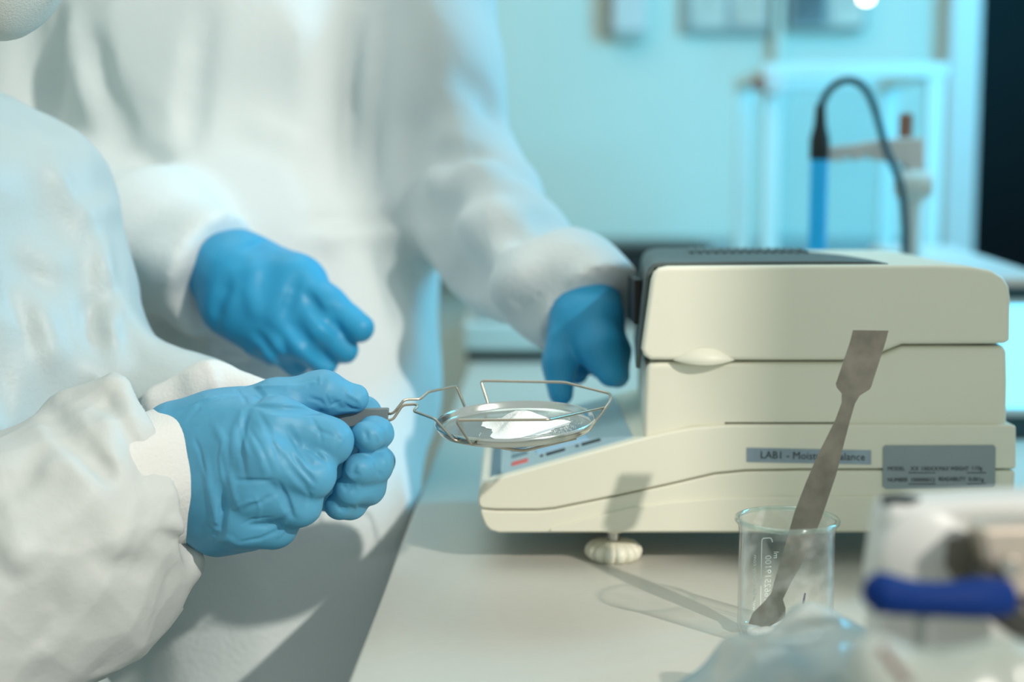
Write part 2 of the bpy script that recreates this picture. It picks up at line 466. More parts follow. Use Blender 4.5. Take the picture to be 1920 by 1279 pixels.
_LAT = {}
def vnoise(Q, seed=0):
    if seed not in _LAT: _LAT[seed] = np.random.RandomState(seed+11).uniform(-1, 1, 32**3).astype(np.float32)
    L = _LAT[seed]
    i = np.floor(Q).astype(np.int32); f = Q-i; f = f*f*(3-2*f)
    out = 0
    for dx in (0, 1):
        wx = f[:, 0] if dx else 1-f[:, 0]
        for dy in (0, 1):
            wy = f[:, 1] if dy else 1-f[:, 1]
            for dz in (0, 1):
                wz = f[:, 2] if dz else 1-f[:, 2]
                out = out+wx*wy*wz*L[(((i[:, 0]+dx) & 31)*32+((i[:, 1]+dy) & 31))*32+((i[:, 2]+dz) & 31)]
    return out
def worley(Q, seed=0):
    R = np.random.RandomState(seed+77).uniform(0, 1, (32**3, 3)).astype(np.float32)
    i = np.floor(Q).astype(np.int32); best = np.full(len(Q), 9.0, np.float32)
    for dx in (-1, 0, 1):
        for dy in (-1, 0, 1):
            for dz in (-1, 0, 1):
                c = i+np.array([dx, dy, dz], np.int32)
                h = ((c[:, 0] & 31)*32+(c[:, 1] & 31))*32+(c[:, 2] & 31)
                d = ((c+R[h]-Q)**2).sum(1)
                np.minimum(best, d, out=best)
    return np.sqrt(best)
def surface_nets(phi):
    p = phi.copy()
    p[0], p[-1] = 0.05, 0.05; p[:, 0], p[:, -1] = 0.05, 0.05; p[:, :, 0], p[:, :, -1] = 0.05, 0.05
    sg = p < 0
    n = np.array(p.shape)-1
    cnt = np.zeros(n, np.int8)
    for dx in (0, 1):
        for dy in (0, 1):
            for dz in (0, 1):
                cnt += sg[dx:dx+n[0], dy:dy+n[1], dz:dz+n[2]]
    act = (cnt > 0) & (cnt < 8)
    cid = np.full(n, -1, np.int32); ix = np.nonzero(act); N = len(ix[0]); cid[ix] = np.arange(N)
    I = np.stack(ix, 1)
    acc = np.zeros((N, 3)); num = np.zeros(N)
    cor = [(0,0,0),(1,0,0),(0,1,0),(1,1,0),(0,0,1),(1,0,1),(0,1,1),(1,1,1)]
    for a in range(8):
        for b in range(a+1, 8):
            ca, cb = np.array(cor[a]), np.array(cor[b])
            if np.abs(ca-cb).sum() != 1: continue
            va = p[tuple((I+ca).T)]; vb = p[tuple((I+cb).T)]
            m = (va < 0) != (vb < 0)
            t = va[m]/(va[m]-vb[m])
            acc[m] += ca+(cb-ca)*t[:, None]; num[m] += 1
    V = I+acc/num[:, None]
    quads = []
    for axis in range(3):
        u, v = (axis+1) % 3, (axis+2) % 3
        s0 = [slice(1, None)]*3; s0[axis] = slice(0, -1)
        s1 = [slice(1, None)]*3; s1[axis] = slice(1, None)
        a = sg[tuple(s0)]; b = sg[tuple(s1)]
        for flip, m in ((False, a & ~b), (True, ~a & b)):
            e = np.stack(np.nonzero(m), 1)
            if len(e) == 0: continue
            base = e.copy(); base[:, u] += 1; base[:, v] += 1
            # stay inside the cell grid
            ok = np.all(base < n, axis=1); base = base[ok]
            du = np.zeros(3, int); du[u] = 1; dv = np.zeros(3, int); dv[v] = 1
            q = [cid[tuple((base-du-dv).T)], cid[tuple((base-dv).T)], cid[tuple(base.T)], cid[tuple((base-du).T)]]
            q = np.stack(q, 1)
            if flip: q = q[:, ::-1]
            quads.append(q[np.all(q >= 0, axis=1)])
    return V, np.concatenate(quads)
def bounds(pts, m):
    A = np.array(pts); return A.min(0)-m, A.max(0)+m

# ------------------------------------------------------------------ the setting
WALL_Y = 2.9
tag(box('floor', (-2.4, -1.6, -0.05), (3.0, WALL_Y+0.1, 0.0), 'floor'), kind='structure')
tag(box('wall_back', (-2.4, WALL_Y, 0.0), (3.0, WALL_Y+0.1, 2.7), 'wall'), kind='structure')
tag(box('wall_left', (-2.5, -1.6, 0.0), (-2.4, WALL_Y+0.1, 2.7), 'wall'), kind='structure')
tag(box('light_blocker_offscreen', (0.91, -0.05, 0.0), (2.2, 0.05, 2.7), 'wall'), kind='structure')  # unseen slab added to keep the key lamp off the balance's right side
xd = PY(1795, 300, WALL_Y-0.03)[0]
door = tag(box('door_1', (xd+0.03, WALL_Y-0.035, 0.0), (xd+1.0, WALL_Y-0.002, 2.4), 'dark_glass'), kind='structure')
box('door_frame', (xd-0.03, WALL_Y-0.06, 0.0), (xd+0.03, WALL_Y-0.002, 2.46), 'white_plastic', door, 0.004)
zt = PY(1100, 446, WALL_Y-0.05)[2]
trim = tag(box('trim_1', (-1.2, WALL_Y-0.055, zt-0.09), (xd-0.04, WALL_Y-0.001, zt), 'trunking', None, 0.006), kind='structure')

# worktop on a steel frame
e0 = PZ(650, 1279, BENCH); e1 = PZ(820, 840, BENCH)
k0 = (e1[0]-e0[0])/(e1[1]-e0[1])
XE = lambda y: e0[0]+k0*(y-e0[1])
bench = empty('lab_bench', (0.3, 1.4, 0), 'pale grey laboratory worktop on a steel frame under the balance', 'bench')
by0, by1 = 0.22, WALL_Y-0.06
v = [(XE(by0), by0), (0.66, by0), (0.66, by1), (XE(by1), by1)]
V = [(x, y, BENCH-0.03) for x, y in v]+[(x, y, BENCH) for x, y in v]
o = mesh('worktop', V, [(3,2,1,0),(4,5,6,7),(0,1,5,4),(1,2,6,5),(2,3,7,6),(3,0,4,7)], 'bench', bench)
bevel(o, 0.003, 3)
for lx, ly in ((0.02, 0.3), (0.61, 0.3), (0.10, 2.7), (0.61, 2.7), (0.61, 1.5), (0.06, 1.5)):
    box('leg', (lx-0.025, ly-0.025, 0.0), (lx+0.025, ly+0.025, BENCH-0.08), 'bench_frame', bench, 0.002)
for ly in (0.3, 1.5, 2.7):
    box('frame_rail', (-0.02 if ly < 1 else 0.02, ly-0.02, BENCH-0.08), (0.63, ly+0.02, BENCH-0.03), 'bench_frame', bench)

# ------------------------------------------------------------------ moisture balance
Y0 = 0.866; YW = 0.19; Y1 = Y0+YW
def pr(pts): return [(float(PY(x, y, Y0)[0]), float(PY(x, y, Y0)[2])) for x, y in pts]
def taper(o, xmax, amt):
    base = world_loc(o)
    for v in o.data.vertices:
        if base.x+v.co.x < xmax and base.y+v.co.y > Y0+YW*0.5: v.co.x += amt
    return o
def X0(px): return float(PY(px, 700, Y0)[0])
def Z0(py): return float(PY(1400, py, Y0)[2])
mb = empty('moisture_balance', (X0(1400), Y0+YW/2, BENCH), 'cream halogen moisture balance with charcoal lid top and sloping key panel', 'lab balance')
top_line = [(1906, 802), (1904, 797), (1370, 797), (1300, 802), (1250, 811), (1205, 822), (905, 905)]
seam = [(1906, 880), (1660, 880), (1500, 880), (1400, 882), (1340, 888), (1250, 909), (1130, 935), (1040, 953), (1010, 956), (930, 956), (905, 954), (897, 950)]
upper = [(896, 940), (898, 920)] + [(905, 905), (1205, 822), (1250, 811), (1300, 802), (1370, 797), (1904, 797), (1906, 802)] + seam[:-1] + [(897, 949)]
prism('upper_shell', pr(upper), Y0, Y1, 'cream', mb, 0.0042, 4, 50)
low = [(1905, 882.5), (1660, 882.5), (1500, 882.5), (1400, 884.5), (1340, 890.5), (1250, 911.5), (1130, 937.5), (1040, 955.5), (1010, 958.5), (930, 958.5), (903, 956),
       (899, 960), (905, 976), (911, 988), (920, 996), (936, 1000), (1880, 1000), (1900, 995)]
prism('lower_shell', pr(low), Y0+0.0006, Y1-0.0006, 'cream', mb, 0.0035, 4, 60)
# raised sill along the foot of the side
sk = [(1032, 992), (1100, 972), (1180, 953), (1260, 941), (1350, 934), (1460, 931), (1700, 930), (1880, 930), (1888, 940), (1888, 994), (1032, 996)]
prism('side_sill', pr(sk), Y0-0.0016, Y0+0.004, 'cream', mb, 0.0014, 3, 50)
# heating chamber between base and lid
ch = [(1207, 828), (1209, 760), (1213, 690), (1221, 682), (1240, 680), (1581, 680), (1650, 667), (1694, 650), (1885, 650), (1893, 656), (1894, 720), (1892, 806), (1300, 806)]
chamber = taper(prism('chamber', pr(ch), Y0+0.0035, Y1-0.0035, 'cream', mb, 0.007, 5, 50), X0(1260), 0.012)
# ventilation slot really cut into the chamber side, just above the base
cutter = box('slot_cutter', (X0(1362), Y0-0.02, Z0(800)), (X0(1588), Y0+0.035, Z0(793.6)), 'cream')
bo = chamber.modifiers.new('slot', 'BOOLEAN'); bo.operation = 'DIFFERENCE'; bo.object = cutter; bo.solver = 'EXACT'
bpy.context.view_layer.update()
dgr = bpy.context.evaluated_depsgraph_get()
cut_me = bpy.data.meshes.new_from_object(chamber.evaluated_get(dgr), depsgraph=dgr)
chamber.modifiers.clear(); chamber.data = cut_me
bpy.data.objects.remove(cutter)
# lid
ld = [(1203, 655), (1208, 668), (1220, 675.5), (1250, 676), (1581, 676), (1650, 663), (1692, 646), (1889, 645), (1895, 638), (1896, 560), (1893, 538), (1882, 520), (1860, 507), (1820, 499.5), (1760, 497), (1500, 498), (1300, 499.5), (1252, 500), (1236, 503), (1226, 511), (1221, 525)]
taper(prism('lid', pr(ld), Y0, Y1, 'cream', mb, 0.0095, 6, 50), X0(1255), 0.012)
# finger grip bulging from the lid side
V, Fc = [], []
gx0, gx1 = X0(1262), X0(1378); nz_, nx_ = 8, 20
for i in range(nx_+1):
    u_ = i/nx_; x = gx0+(gx1-gx0)*u_
    prof = math.sin(math.pi*min(1, u_*1.02))**0.75 if 0 < u_ < 0.98 else 0
    prof = max(prof, 0.001)
    zt_ = Z0(676-24*prof); zb_ = Z0(676+7*prof)
    for j in range(nz_+1):
        q = j/nz_
        V.append((x, Y0+0.0015-0.0075*prof*math.sin(math.pi*min(1, 0.05+q*0.62))**0.8, zt_+(zb_-zt_)*q))
    V.append((x, Y0+0.004, zb_))
w_ = nz_+2
for i in range(nx_):
    for j in range(w_-1): Fc.append((i*w_+j, (i+1)*w_+j, (i+1)*w_+j+1, i*w_+j+1))
mesh('lid_grip', V, [f[::-1] for f in Fc], 'cream', mb, True, 50)
# charcoal cover running up the front and over the top
path = [(1194, 694), (1198, 660), (1205, 590), (1213, 520), (1218, 505), (1228, 496.5), (1244, 493.5), (1300, 492.5), (1400, 492), (1500, 491.5), (1580, 491.5), (1640, 492.5), (1675, 496)]
V = []; Fc = []
for i, (x, y) in enumerate(path):
    a = pr([(x, y)])[0]
    b = pr([(x+(9 if i < 5 else 2), y+(2 if i < 4 else 9))])[0]
    tt = max(0, (x-1400)/275.0)
    ya = Y0+0.0095; yb = Y1-0.010-(YW-0.05)*min(1, tt)**3*0.95
    if i < 3: yb = Y1-0.02
    V += [(a[0], ya, a[1]), (a[0]+(0.0125 if i < 7 else 0), yb, a[1]), (b[0]+(0.0125 if i < 7 else 0), yb, b[1]), (b[0], ya, b[1])]
for i in range(len(path)-1):
    for k in range(4): Fc.append((i*4+k, i*4+(k+1) % 4, (i+1)*4+(k+1) % 4, (i+1)*4+k))
Fc.append((3, 2, 1, 0)); n4 = (len(path)-1)*4; Fc.append((n4, n4+1, n4+2, n4+3))
lidcover = mesh('lid_cover', V, Fc, 'charcoal', mb, True, 40); bevel(lidcover, 0.0015, 2, 50)
vs_z = Z0(492)
V = []; Fc = []
for i in range(15):
    xx = X0(1330+i*17)
    b0 = len(V); x0_, x1_ = xx, xx+0.0032
    for z_ in (vs_z-0.002, vs_z+0.0014):
        V += [(x0_, Y1-0.085, z_), (x1_, Y1-0.085, z_), (x1_+0.006, Y1-0.03, z_), (x0_+0.006, Y1-0.03, z_)]
    Fc += [tuple(b0+q for q in f) for f in ((3,2,1,0),(4,5,6,7),(0,1,5,4),(1,2,6,5),(2,3,7,6),(3,0,4,7))]
mesh('vent_louvre', V, Fc, 'charcoal', lidcover, False)
fx = pr([(1199, 575)])[0]
box('front_window', (fx[0]+0.001, Y0+0.05, Z0(625)), (fx[0]+0.006, Y0+0.10, Z0(535)), 'black', lidcover, 0.001)
# sloping key panel on the front of the base
A = np.array(PY(903, 905.6, Y0)); B = np.array(PY(1196, 824.3, Y0))
ux = unit(B-A); un = unit([-ux[2], 0, ux[0]]); LP = np.linalg.norm(B-A)
def panel_slab(name, u0, u1, y0, y1, lift, th, material, parent, bev=0.0008):
    V = []
    for q in (lift-th, lift):
        for (uu, yy) in ((u0, y0), (u1, y0), (u1, y1), (u0, y1)):
            p = A+ux*uu+un*q; V.append((p[0], yy, p[2]))
    o = mesh(name, V, [(3,2,1,0),(4,5,6,7),(0,1,5,4),(1,2,6,5),(2,3,7,6),(3,0,4,7)], material, parent)
    if bev: bevel(o, bev, 2)
    return o
kp = panel_slab('key_panel', 0.006, LP-0.002, Y0+0.009, Y1-0.009, 0.0008, 0.003, 'panel', mb, 0.0006)
panel_slab('panel_border', 0.006, 0.0125, Y0+0.0095, Y1-0.0095, 0.0012, 0.002, 'panel_edge', kp, 0.0003)
panel_slab('screen', 0.036, 0.071, Y0+0.038, Y1-0.03, 0.0014, 0.002, 'lcd', kp, 0.0006)
for yk, mt in ((0.022, 'red'), (0.047, 'bluegrey'), (0.070, 'navy'), (0.095, 'bluegrey'), (0.118, 'navy')):
    panel_slab('key', 0.0195, 0.0305, Y0+yk, Y0+yk+0.010, 0.0015, 0.002, mt, kp, 0.0007)
for uk in (0.0385, 0.062):
    panel_slab('key_legend', uk+0.004, uk+0.0165, Y0+0.024, Y0+0.032, 0.0011, 0.001, 'ink', kp, 0)
    panel_slab('key_legend', uk, uk+0.002, Y0+0.025, Y0+0.031, 0.0011, 0.001, 'ink', kp, 0)
# stick-on label
lb = prism('name_label', pr([(1400, 839.5), (1633, 844.5), (1633, 871), (1400, 866)]), Y0-0.0005, Y0+0.001, 'label', mb)
ex = unit(PY(1633, 844.5, Y0)-PY(1400, 839.5, Y0)); ey = np.array([-ex[2]*-1*0, 0, 1.0])
print_on('print', 'LAB1 - Moisture Balance', 0.0066, PY(1425, 859.5, Y0-0.0008), ex, (0, 0, 1), 'ink', lb, 0.98)
# rating plate
r0 = pr([(1655, 840), (1659, 835), (1862, 834.5), (1866, 839), (1865, 910), (1861, 914.5), (1660, 916.5), (1655, 912)])
rp = prism('rating_plate', r0, Y0-0.0008, Y0+0.001, 'plate', mb)
for (x, y, s_, q) in ((1664, 882.5, 'MODEL', 0.85), (1707, 882.5, 'XX 100XX', 0.98), (1760, 882.5, 'MAX WEIGHT', 0.78), (1821, 881.5, '110g', 0.95),
                      (1664, 903.5, 'NUMBER', 0.85), (1707, 903.5, '100000012', 0.90), (1760, 902, 'READABILITY', 0.74), (1816, 902.5, '0.001g', 0.95)):
    print_on('print', s_, 0.0036, PY(x, y, Y0-0.0012), (1, 0, 0), (0, 0, 1), 'ink', rp, q*1.05)
for y in (886, 907):
    for (xa, xb) in ((1703, 1753), (1812, 1848)):
        prism('underline', pr([(xa, y-0.5), (xb, y-0.5), (xb, y+0.4), (xa, y+0.4)]), Y0-0.0012, Y0, 'ink', rp)
# levelling feet
def foot(x, y, zt_):
    lobes = lambda th, h: 1.0-0.13*(1-abs(math.sin(7*th))**0.45)
    f = lathe('levelling_foot', [(0.0, 0.0), (0.0155, 0.0), (0.0178, 0.0025), (0.0185, 0.005), (0.0178, 0.0080), (0.0150, 0.0105), (0.009, 0.0118), (0.0, 0.0122)], (x, y, BENCH), 'cream', mb, 84, None, lobes, 60)
    lathe('screw', [(0.0040, 0.0), (0.0040, 0.012)], (x, y, BENCH+0.011), 'steel', f, 16)
    lathe('collar', [(0.0055, -0.0035), (0.0073, -0.0015), (0.0078, 0.002)], (x, y, zt_), 'cream', f, 28)
zb = Z0(1000)
for x, y in ((float(PY(1150, 1000, Y0+0.02)[0]), Y0+0.018), (float(PY(1150, 1000, Y0+0.02)[0]), Y1-0.022), (X0(1850), Y0+0.022), (X0(1850), Y1-0.022)):
    foot(x, y, zb)

# ------------------------------------------------------------------ wire pan holder, pan, powder
hold = empty('pan_holder', P(680, 800, 0.80), 'bent steel wire pan holder with grey plastic grip held in gloved hands', 'pan holder')
wb = [(700,776,.806),(737,776,.803),(757,751,.805),(763,749,.806),(788,748.5,.808),(803,735,.815),(856,723.5,.832),(872,764,.838),(884,790,.832),(914,788,.836),(918,766,.843),(902,717,.846),(907,714,.846),(1058,717,.846),(1143,738,.825),(1146,746,.818),(1141,757,.812),(1104,808,.792),(1088,806,.79)]
wf = [(700,788,.797),(736,788,.797),(755,759.5,.799),(779,758,.799),(784,761,.797),(775,771,.792),(816,786,.776),(852,826.5,.768),(872,826,.772),(893,832,.764),(884,834,.758),(857,792,.754),(860,788,.754),(1029,787,.754),(1138,763,.812)]
tube('wire', smooth_path([P(*q) for q in wb], 0.0022, 5), 0.00078, 'wire', hold, 10)
tube('wire', smooth_path([P(*q) for q in wf], 0.0022, 5), 0.00078, 'wire', hold, 10)
tube('wire', smooth_path([P(872, 829, .772), P(980, 846, .77), P(1080, 822, .785)], 0.004, 4), 0.00078, 'wire', hold, 8)
# moulded grip
gp = [(612,783),(634,771),(672,769.5),(680,768),(726,767),(728,769),(725,794),(719,797.5),(690,795.5),(674,797),(655,801),(640,800),(628,795)]
W = [P(x, y, .797) for x, y in gp]
n = len(W); back = [P(x+2, y-3.0, .810) for x, y in gp]
V = W+back
Fc = [tuple(range(n)), tuple(range(2*n-1, n-1, -1))]+[(i, i+n, (i+1) % n+n, (i+1) % n) for i in range(n)]
grip = mesh('grip', V, [f[::-1] for f in Fc], 'grip', hold); bevel(grip, 0.0009, 2, 30)

pan_c = P(966, 789, 0.80)
pn = unit(UP*math.cos(math.radians(10.6))-FWD*math.sin(math.radians(10.6)))
rollv = math.radians(2.2)
pr_ = unit(RIGHT*math.cos(rollv)+UP*math.sin(rollv))
pn = unit(pn-pr_*np.dot(pn, pr_))
RP = 0.0452
pan_base = np.array(pan_c)-pn*0.0036
prof = [(0.0, 0.0), (RP*0.55, 0.0), (RP*0.90, 0.0), (RP*0.935, 0.0004), (RP*0.955, 0.0016), (RP*0.966, 0.0040), (RP*0.985, 0.0048), (RP*1.0, 0.0042), (RP*1.0, 0.0032), (RP*0.982, 0.0030), (RP*0.972, 0.0008), (RP*0.95, -0.0006), (RP*0.9, -0.0008), (0.0, -0.0008)]
pan = lathe('sample_pan', prof, pan_base, 'aluminium', None, 96, pn, None, 70)
tag(pan, 'shiny round aluminium sample pan carrying white powder in the wire holder', 'pan')
# powder heap and loose grains
pw = np.cross(pn, pr_)   # points away from camera
if pw[1] < 0: pw = -pw
V = []; Fc = []; nr, na = 14, 56
rng = np.random.RandomState(4)
hc = pan_base+pr_*0.0035-pw*0.0005
lobe = [1+0.16*math.sin(2*math.pi*i/na*3+1)+0.10*math.sin(2*math.pi*i/na*5)+0.05*rng.uniform(-1, 1) for i in range(na)]
V.append(hc+pn*0.0092)
for j in range(1, nr+1):
    q = j/nr
    for i in range(na):
        th = 2*math.pi*i/na; r_ = q*lobe[i]
        hgt = 0.0078*(0.5+0.5*math.cos(math.pi*min(1, q*1.12)))*(1+0.07*rng.uniform(-1, 1))+0.0013*(1-q)**0.7
        V.append(hc+pr_*(0.0225*r_*math.cos(th))+pw*(0.024*r_*math.sin(th))+pn*max(hgt, 0.0001))
for i in range(na): Fc.append((0, 1+i, 1+(i+1) % na))
for j in range(nr-1):
    for i in range(na):
        a = 1+j*na
        Fc.append((a+i, a+na+i, a+na+(i+1) % na, a+(i+1) % na))
pw_root = mesh('powder_heap', V, Fc, 'powder', None, True)
tag(pw_root, 'small heap of fine white powder lying on the aluminium pan', 'powder')
V = []; Fc = []
for g in range(300):
    th = rng.normal(-0.1, 0.9); r_ = 0.020+abs(rng.normal(0, 0.007))
    if r_ > 0.040: continue
    c = hc+pr_*(r_*math.cos(th)*1.05)+pw*(r_*math.sin(th)*0.95)+pn*0.0002
    if np.linalg.norm(c-pan_base) > 0.040: continue
    s_ = rng.uniform(0.00010, 0.00024); b0 = len(V)
    for dv in (pr_, -pr_, pw, -pw, pn*1.6, -pn*0.6): V.append(c+np.array(dv)*s_)
    Fc += [tuple(b0+q for q in f) for f in ((0,2,4),(2,1,4),(1,3,4),(3,0,4),(2,0,5),(1,2,5),(3,1,5),(0,3,5))]
tag(mesh('loose_grain', V, Fc, 'powder', pw_root, False), kind='stuff')

# ------------------------------------------------------------------ beaker and spatula
bk = np.array(PZ(1471, 1196, BENCH)); bk[2] = BENCH
BR = 0.0248
rim_z = 0.0628
def spout(th, h):
    if h < rim_z-0.006: return 1
    q = (th-math.radians(165)+math.pi) % (2*math.pi)-math.pi
    return 1+0.06*math.exp(-(q/0.3)**2)*min(1, (h-rim_z+0.006)/0.004)
bprof = [(0.0, 0.0016), (BR*0.86, 0.0012), (BR*0.95, 0.0018), (BR, 0.006), (BR, 0.03), (BR, rim_z-0.006), (BR*1.015, rim_z-0.0025), (BR*1.055, rim_z-0.0006),
         (BR*1.075, rim_z+0.0006), (BR*1.072, rim_z+0.0016), (BR*1.05, rim_z+0.0020), (BR*1.02, rim_z+0.0014), (BR*0.975, rim_z-0.002), (BR*0.95, rim_z-0.006), (BR*0.95, 0.03), (BR*0.95, 0.006), (BR*0.90, 0.0034), (0.0, 0.0030)]
bprof[0] = (0.0, 0.0)
bprof[1] = (BR*0.86, 0.0)
bkr = empty('beaker', bk, 'small clear glass beaker dusted with powder and holding a spatula', 'beaker')
lathe('glass_wall', bprof, bk, 'glass', bkr, 72, None, spout, 80)
glass_mat('glass_rim', (0.90, 0.97, 0.95), ior=1.5)
for nd in M['glass_rim'].node_tree.nodes:
    if nd.type == 'MATH' and nd.operation == 'MULTIPLY_ADD': nd.inputs[2].default_value = 0.10
rimp = [(BR*1.045+0.0013*math.cos(a_*math.pi/6), rim_z+0.0008+0.0013*math.sin(a_*math.pi/6)) for a_ in range(12)]
rimp.append(rimp[0])
Vr, Fr = lathe_vf(rimp, bk, 72, None, spout)
mesh('rim', Vr, Fr[:-2], 'glass_rim', bkr, True)
# white fired-on markings on the far side, reading backwards through the glass
def on_beaker(name, V, Fc, th0, z0, material, vertical=True, r=BR*1.004):
    W = []
    for q in V:
        a, b_ = (q[0], q[1])
        th = th0+(b_ if vertical else a)/r
        z = z0+(a if vertical else b_)
        W.append(bk+np.array([r*math.sin(th), r*math.cos(th), z]))
    return mesh(name, W, Fc, material, bkr, False)
mat('white_print', lin(246, 248, 246), 0.7)
Vt, Ft = text_mesh('1662519100', 0.0052); on_beaker('print', Vt, Ft, -0.27, 0.012, 'white_print')
Vt, Ft = text_mesh('ml', 0.0040); on_beaker('print', Vt, Ft, -0.08, 0.036, 'white_print')
Vt, Ft = text_mesh('www.laboratory.com', 0.0036); on_beaker('print', Vt, Ft, -0.57, 0.008, 'white_print')
# bracket line
pth = smooth_path([np.array([0.006, 0.0, 0]), np.array([0.0435, 0.0, 0]), np.array([0.0435, 0.0055, 0]), np.array([0.041, 0.0062, 0])], 0.0015, 4)
Vq = []; Fq = []
for i, p in enumerate(pth):
    t_ = unit((pth[min(i+1, len(pth)-1)]-pth[max(i-1, 0)])); nn = np.array([-t_[1], t_[0], 0])*0.00032
    Vq += [p+nn, p-nn]
    if i: Fq.append((2*i-2, 2*i-1, 2*i+1, 2*i))
on_beaker('print', Vq, Fq, -0.36, 0.004, 'white_print')
Vq = [np.array(q+(0,)) for q in ((0.0, 0.0), (0.0062, 0.001), (0.0062, 0.0022), (0.0, 0.0012))]
on_beaker('ink_mark', Vq, [(0, 1, 2, 3)], 0.56, 0.012, 'blue_plastic')
# powder left in the beaker
V = [bk+np.array([0.0, 0, 0.0062])]; Fc = []
rr_ = BR*0.80
for j in range(1, 9):
    for i in range(40):
        th = 2*math.pi*i/40; q = j/8
        V.append(bk+np.array([rr_*q*math.cos(th), rr_*q*math.sin(th), 0.0036+0.0030*(1-q)**0.8*(1+0.3*math.sin(th*2+1))+0.0004*rng.uniform(-1, 1)*(1-q)]))
for i in range(40): Fc.append((0, 1+i, 1+(i+1) % 40))
for j in range(7):
    for i in range(40):
        a = 1+j*40; Fc.append((a+i, a+40+i, a+40+(i+1) % 40, a+(i+1) % 40))
b0 = len(V); V += [bk+np.array([rr_*math.cos(2*math.pi*i/40), rr_*math.sin(2*math.pi*i/40), 0.0031]) for i in range(40)]
for i in range(40): Fc.append((281+i, b0+i, b0+(i+1) % 40, 281+(i+1) % 40))
tag(mesh('powder_residue', V, Fc, 'powder', None, True), 'white powder residue in the bottom of the beaker', 'powder')

dS = np.linalg.norm(bk[1]) / (cp)    # depth of beaker axis
dB = float(np.dot(bk+np.array([0, 0, 0.03])-CAM, FWD))
sp_l = [(1599, 619), (1594, 640), (1567, 720), (1569, 727), (1578, 738), (1578, 755), (1566, 788), (1531, 858), (1511, 905), (1489, 962), (1470, 1030), (1452, 1090), (1446, 1112), (1433, 1128), (1411, 1150), (1403, 1170)]
sp_r = [(1666, 620), (1661, 640), (1634, 724), (1631, 730), (1612, 742), (1603, 757), (1594, 788), (1583, 830), (1568, 890), (1541, 970), (1513, 1040), (1482, 1095), (1468, 1124), (1473, 1140), (1472, 1158), (1440, 1177)]
def dsp(y): return dB+0.003-max(0, 1180-y)/560*0.006
nS = len(sp_l); V = []
nc = 6
for side in (0, 1):
    for i in range(nS):
        (xl, yl), (xr, yr) = sp_l[i], sp_r[i]
        bowl = max(0, (i-12)/3.0)
        for j in range(nc+1):
            q = j/nc; x, y = xl+(xr-xl)*q, yl+(yr-yl)*q
            d = dsp((yl+yr)/2)+(0.0012 if side else 0)+0.0035*bowl*math.sin(math.pi*q)*0.6
            V.append(P(x, y, d))
Fc = []; off = nS*(nc+1)
for i in range(nS-1):
    for j in range(nc):
        a = i*(nc+1)+j; Fc.append((a, a+1, a+nc+2, a+nc+1)); Fc.append((off+a, off+a+nc+1, off+a+nc+2, off+a+1))
    a = i*(nc+1); Fc.append((a, a+nc+1, off+a+nc+1, off+a)); a += nc; Fc.append((a, off+a, off+a+nc+1, a+nc+1))
for j in range(nc):
    Fc.append((j, off+j, off+j+1, j+1)); a = (nS-1)*(nc+1)+j; Fc.append((a, a+1, off+a+1, off+a))
spat = mesh('spatula', V, Fc, 'spatula', None, True, 50)
tag(spat, 'stained steel lab spatula with flat square blade leaning in the glass beaker', 'spatula')

# ------------------------------------------------------------------ gloved hands of the seated person
def mm(x): return x/1000.0
RH = [  # (points, radii mm, blend mm)
 ([(335,822,.790),(420,808,.785)], [21,21], 14), ([(352,948,.790),(432,952,.784)], [19,22], 14),
 ([(345,885,.792),(440,880,.785)], [24,27], 14),
 ([(430,880,.788),(525,858,.785)], [29,25], 12),
 ([(405,802,.780),(520,797,.763)], [18,15], 10), ([(405,855,.774),(500,860,.753)], [18,15.5], 10),
 ([(405,912,.774),(480,917,.757)], [18,15.5], 10), ([(405,965,.780),(455,970,.766)], [19,16.5], 10),
 ([(415,988,.786),(470,990,.780)], [14.5,11.5], 9),
 ([(430,795,.795),(515,757,.790)], [18,12.5], 10),
 ([(515,753,.788),(606,737,.792),(664,747,.797)], [12.8,11.8,8.6], 7),
 ([(520,797,.762),(618,827,.764),(622,836,.796),(585,838,.812)], [14.5,11.8,9.5,8], 5),
 ([(500,860,.752),(584,892,.756),(590,900,.790),(555,900,.806)], [15,12.2,9.5,8], 5),
 ([(480,917,.756),(560,944,.761),(566,950,.792),(530,945,.806)], [15,12,9.5,8], 5),
 ([(455,970,.765),(514,986,.770),(522,990,.795),(490,980,.806)], [15,11.8,9,7.5], 5),
]
allp = [P(*q) for p, r, k in RH for q in p]
lo, hi = bounds(allp, 0.034)
S = Sculpt(lo, hi, 0.0007)
for p, r, k in RH: S.chain([P(*q) for q in p], [mm(x) for x in r], mm(k))
S.noise(0.0007, 0.022, seed=3)
S.crumple(0.0014, (0.016, 0.020, 0.024), rot=[[.9,0,-.3],[0,1,0],[0.3,0,.9]], seed=5)
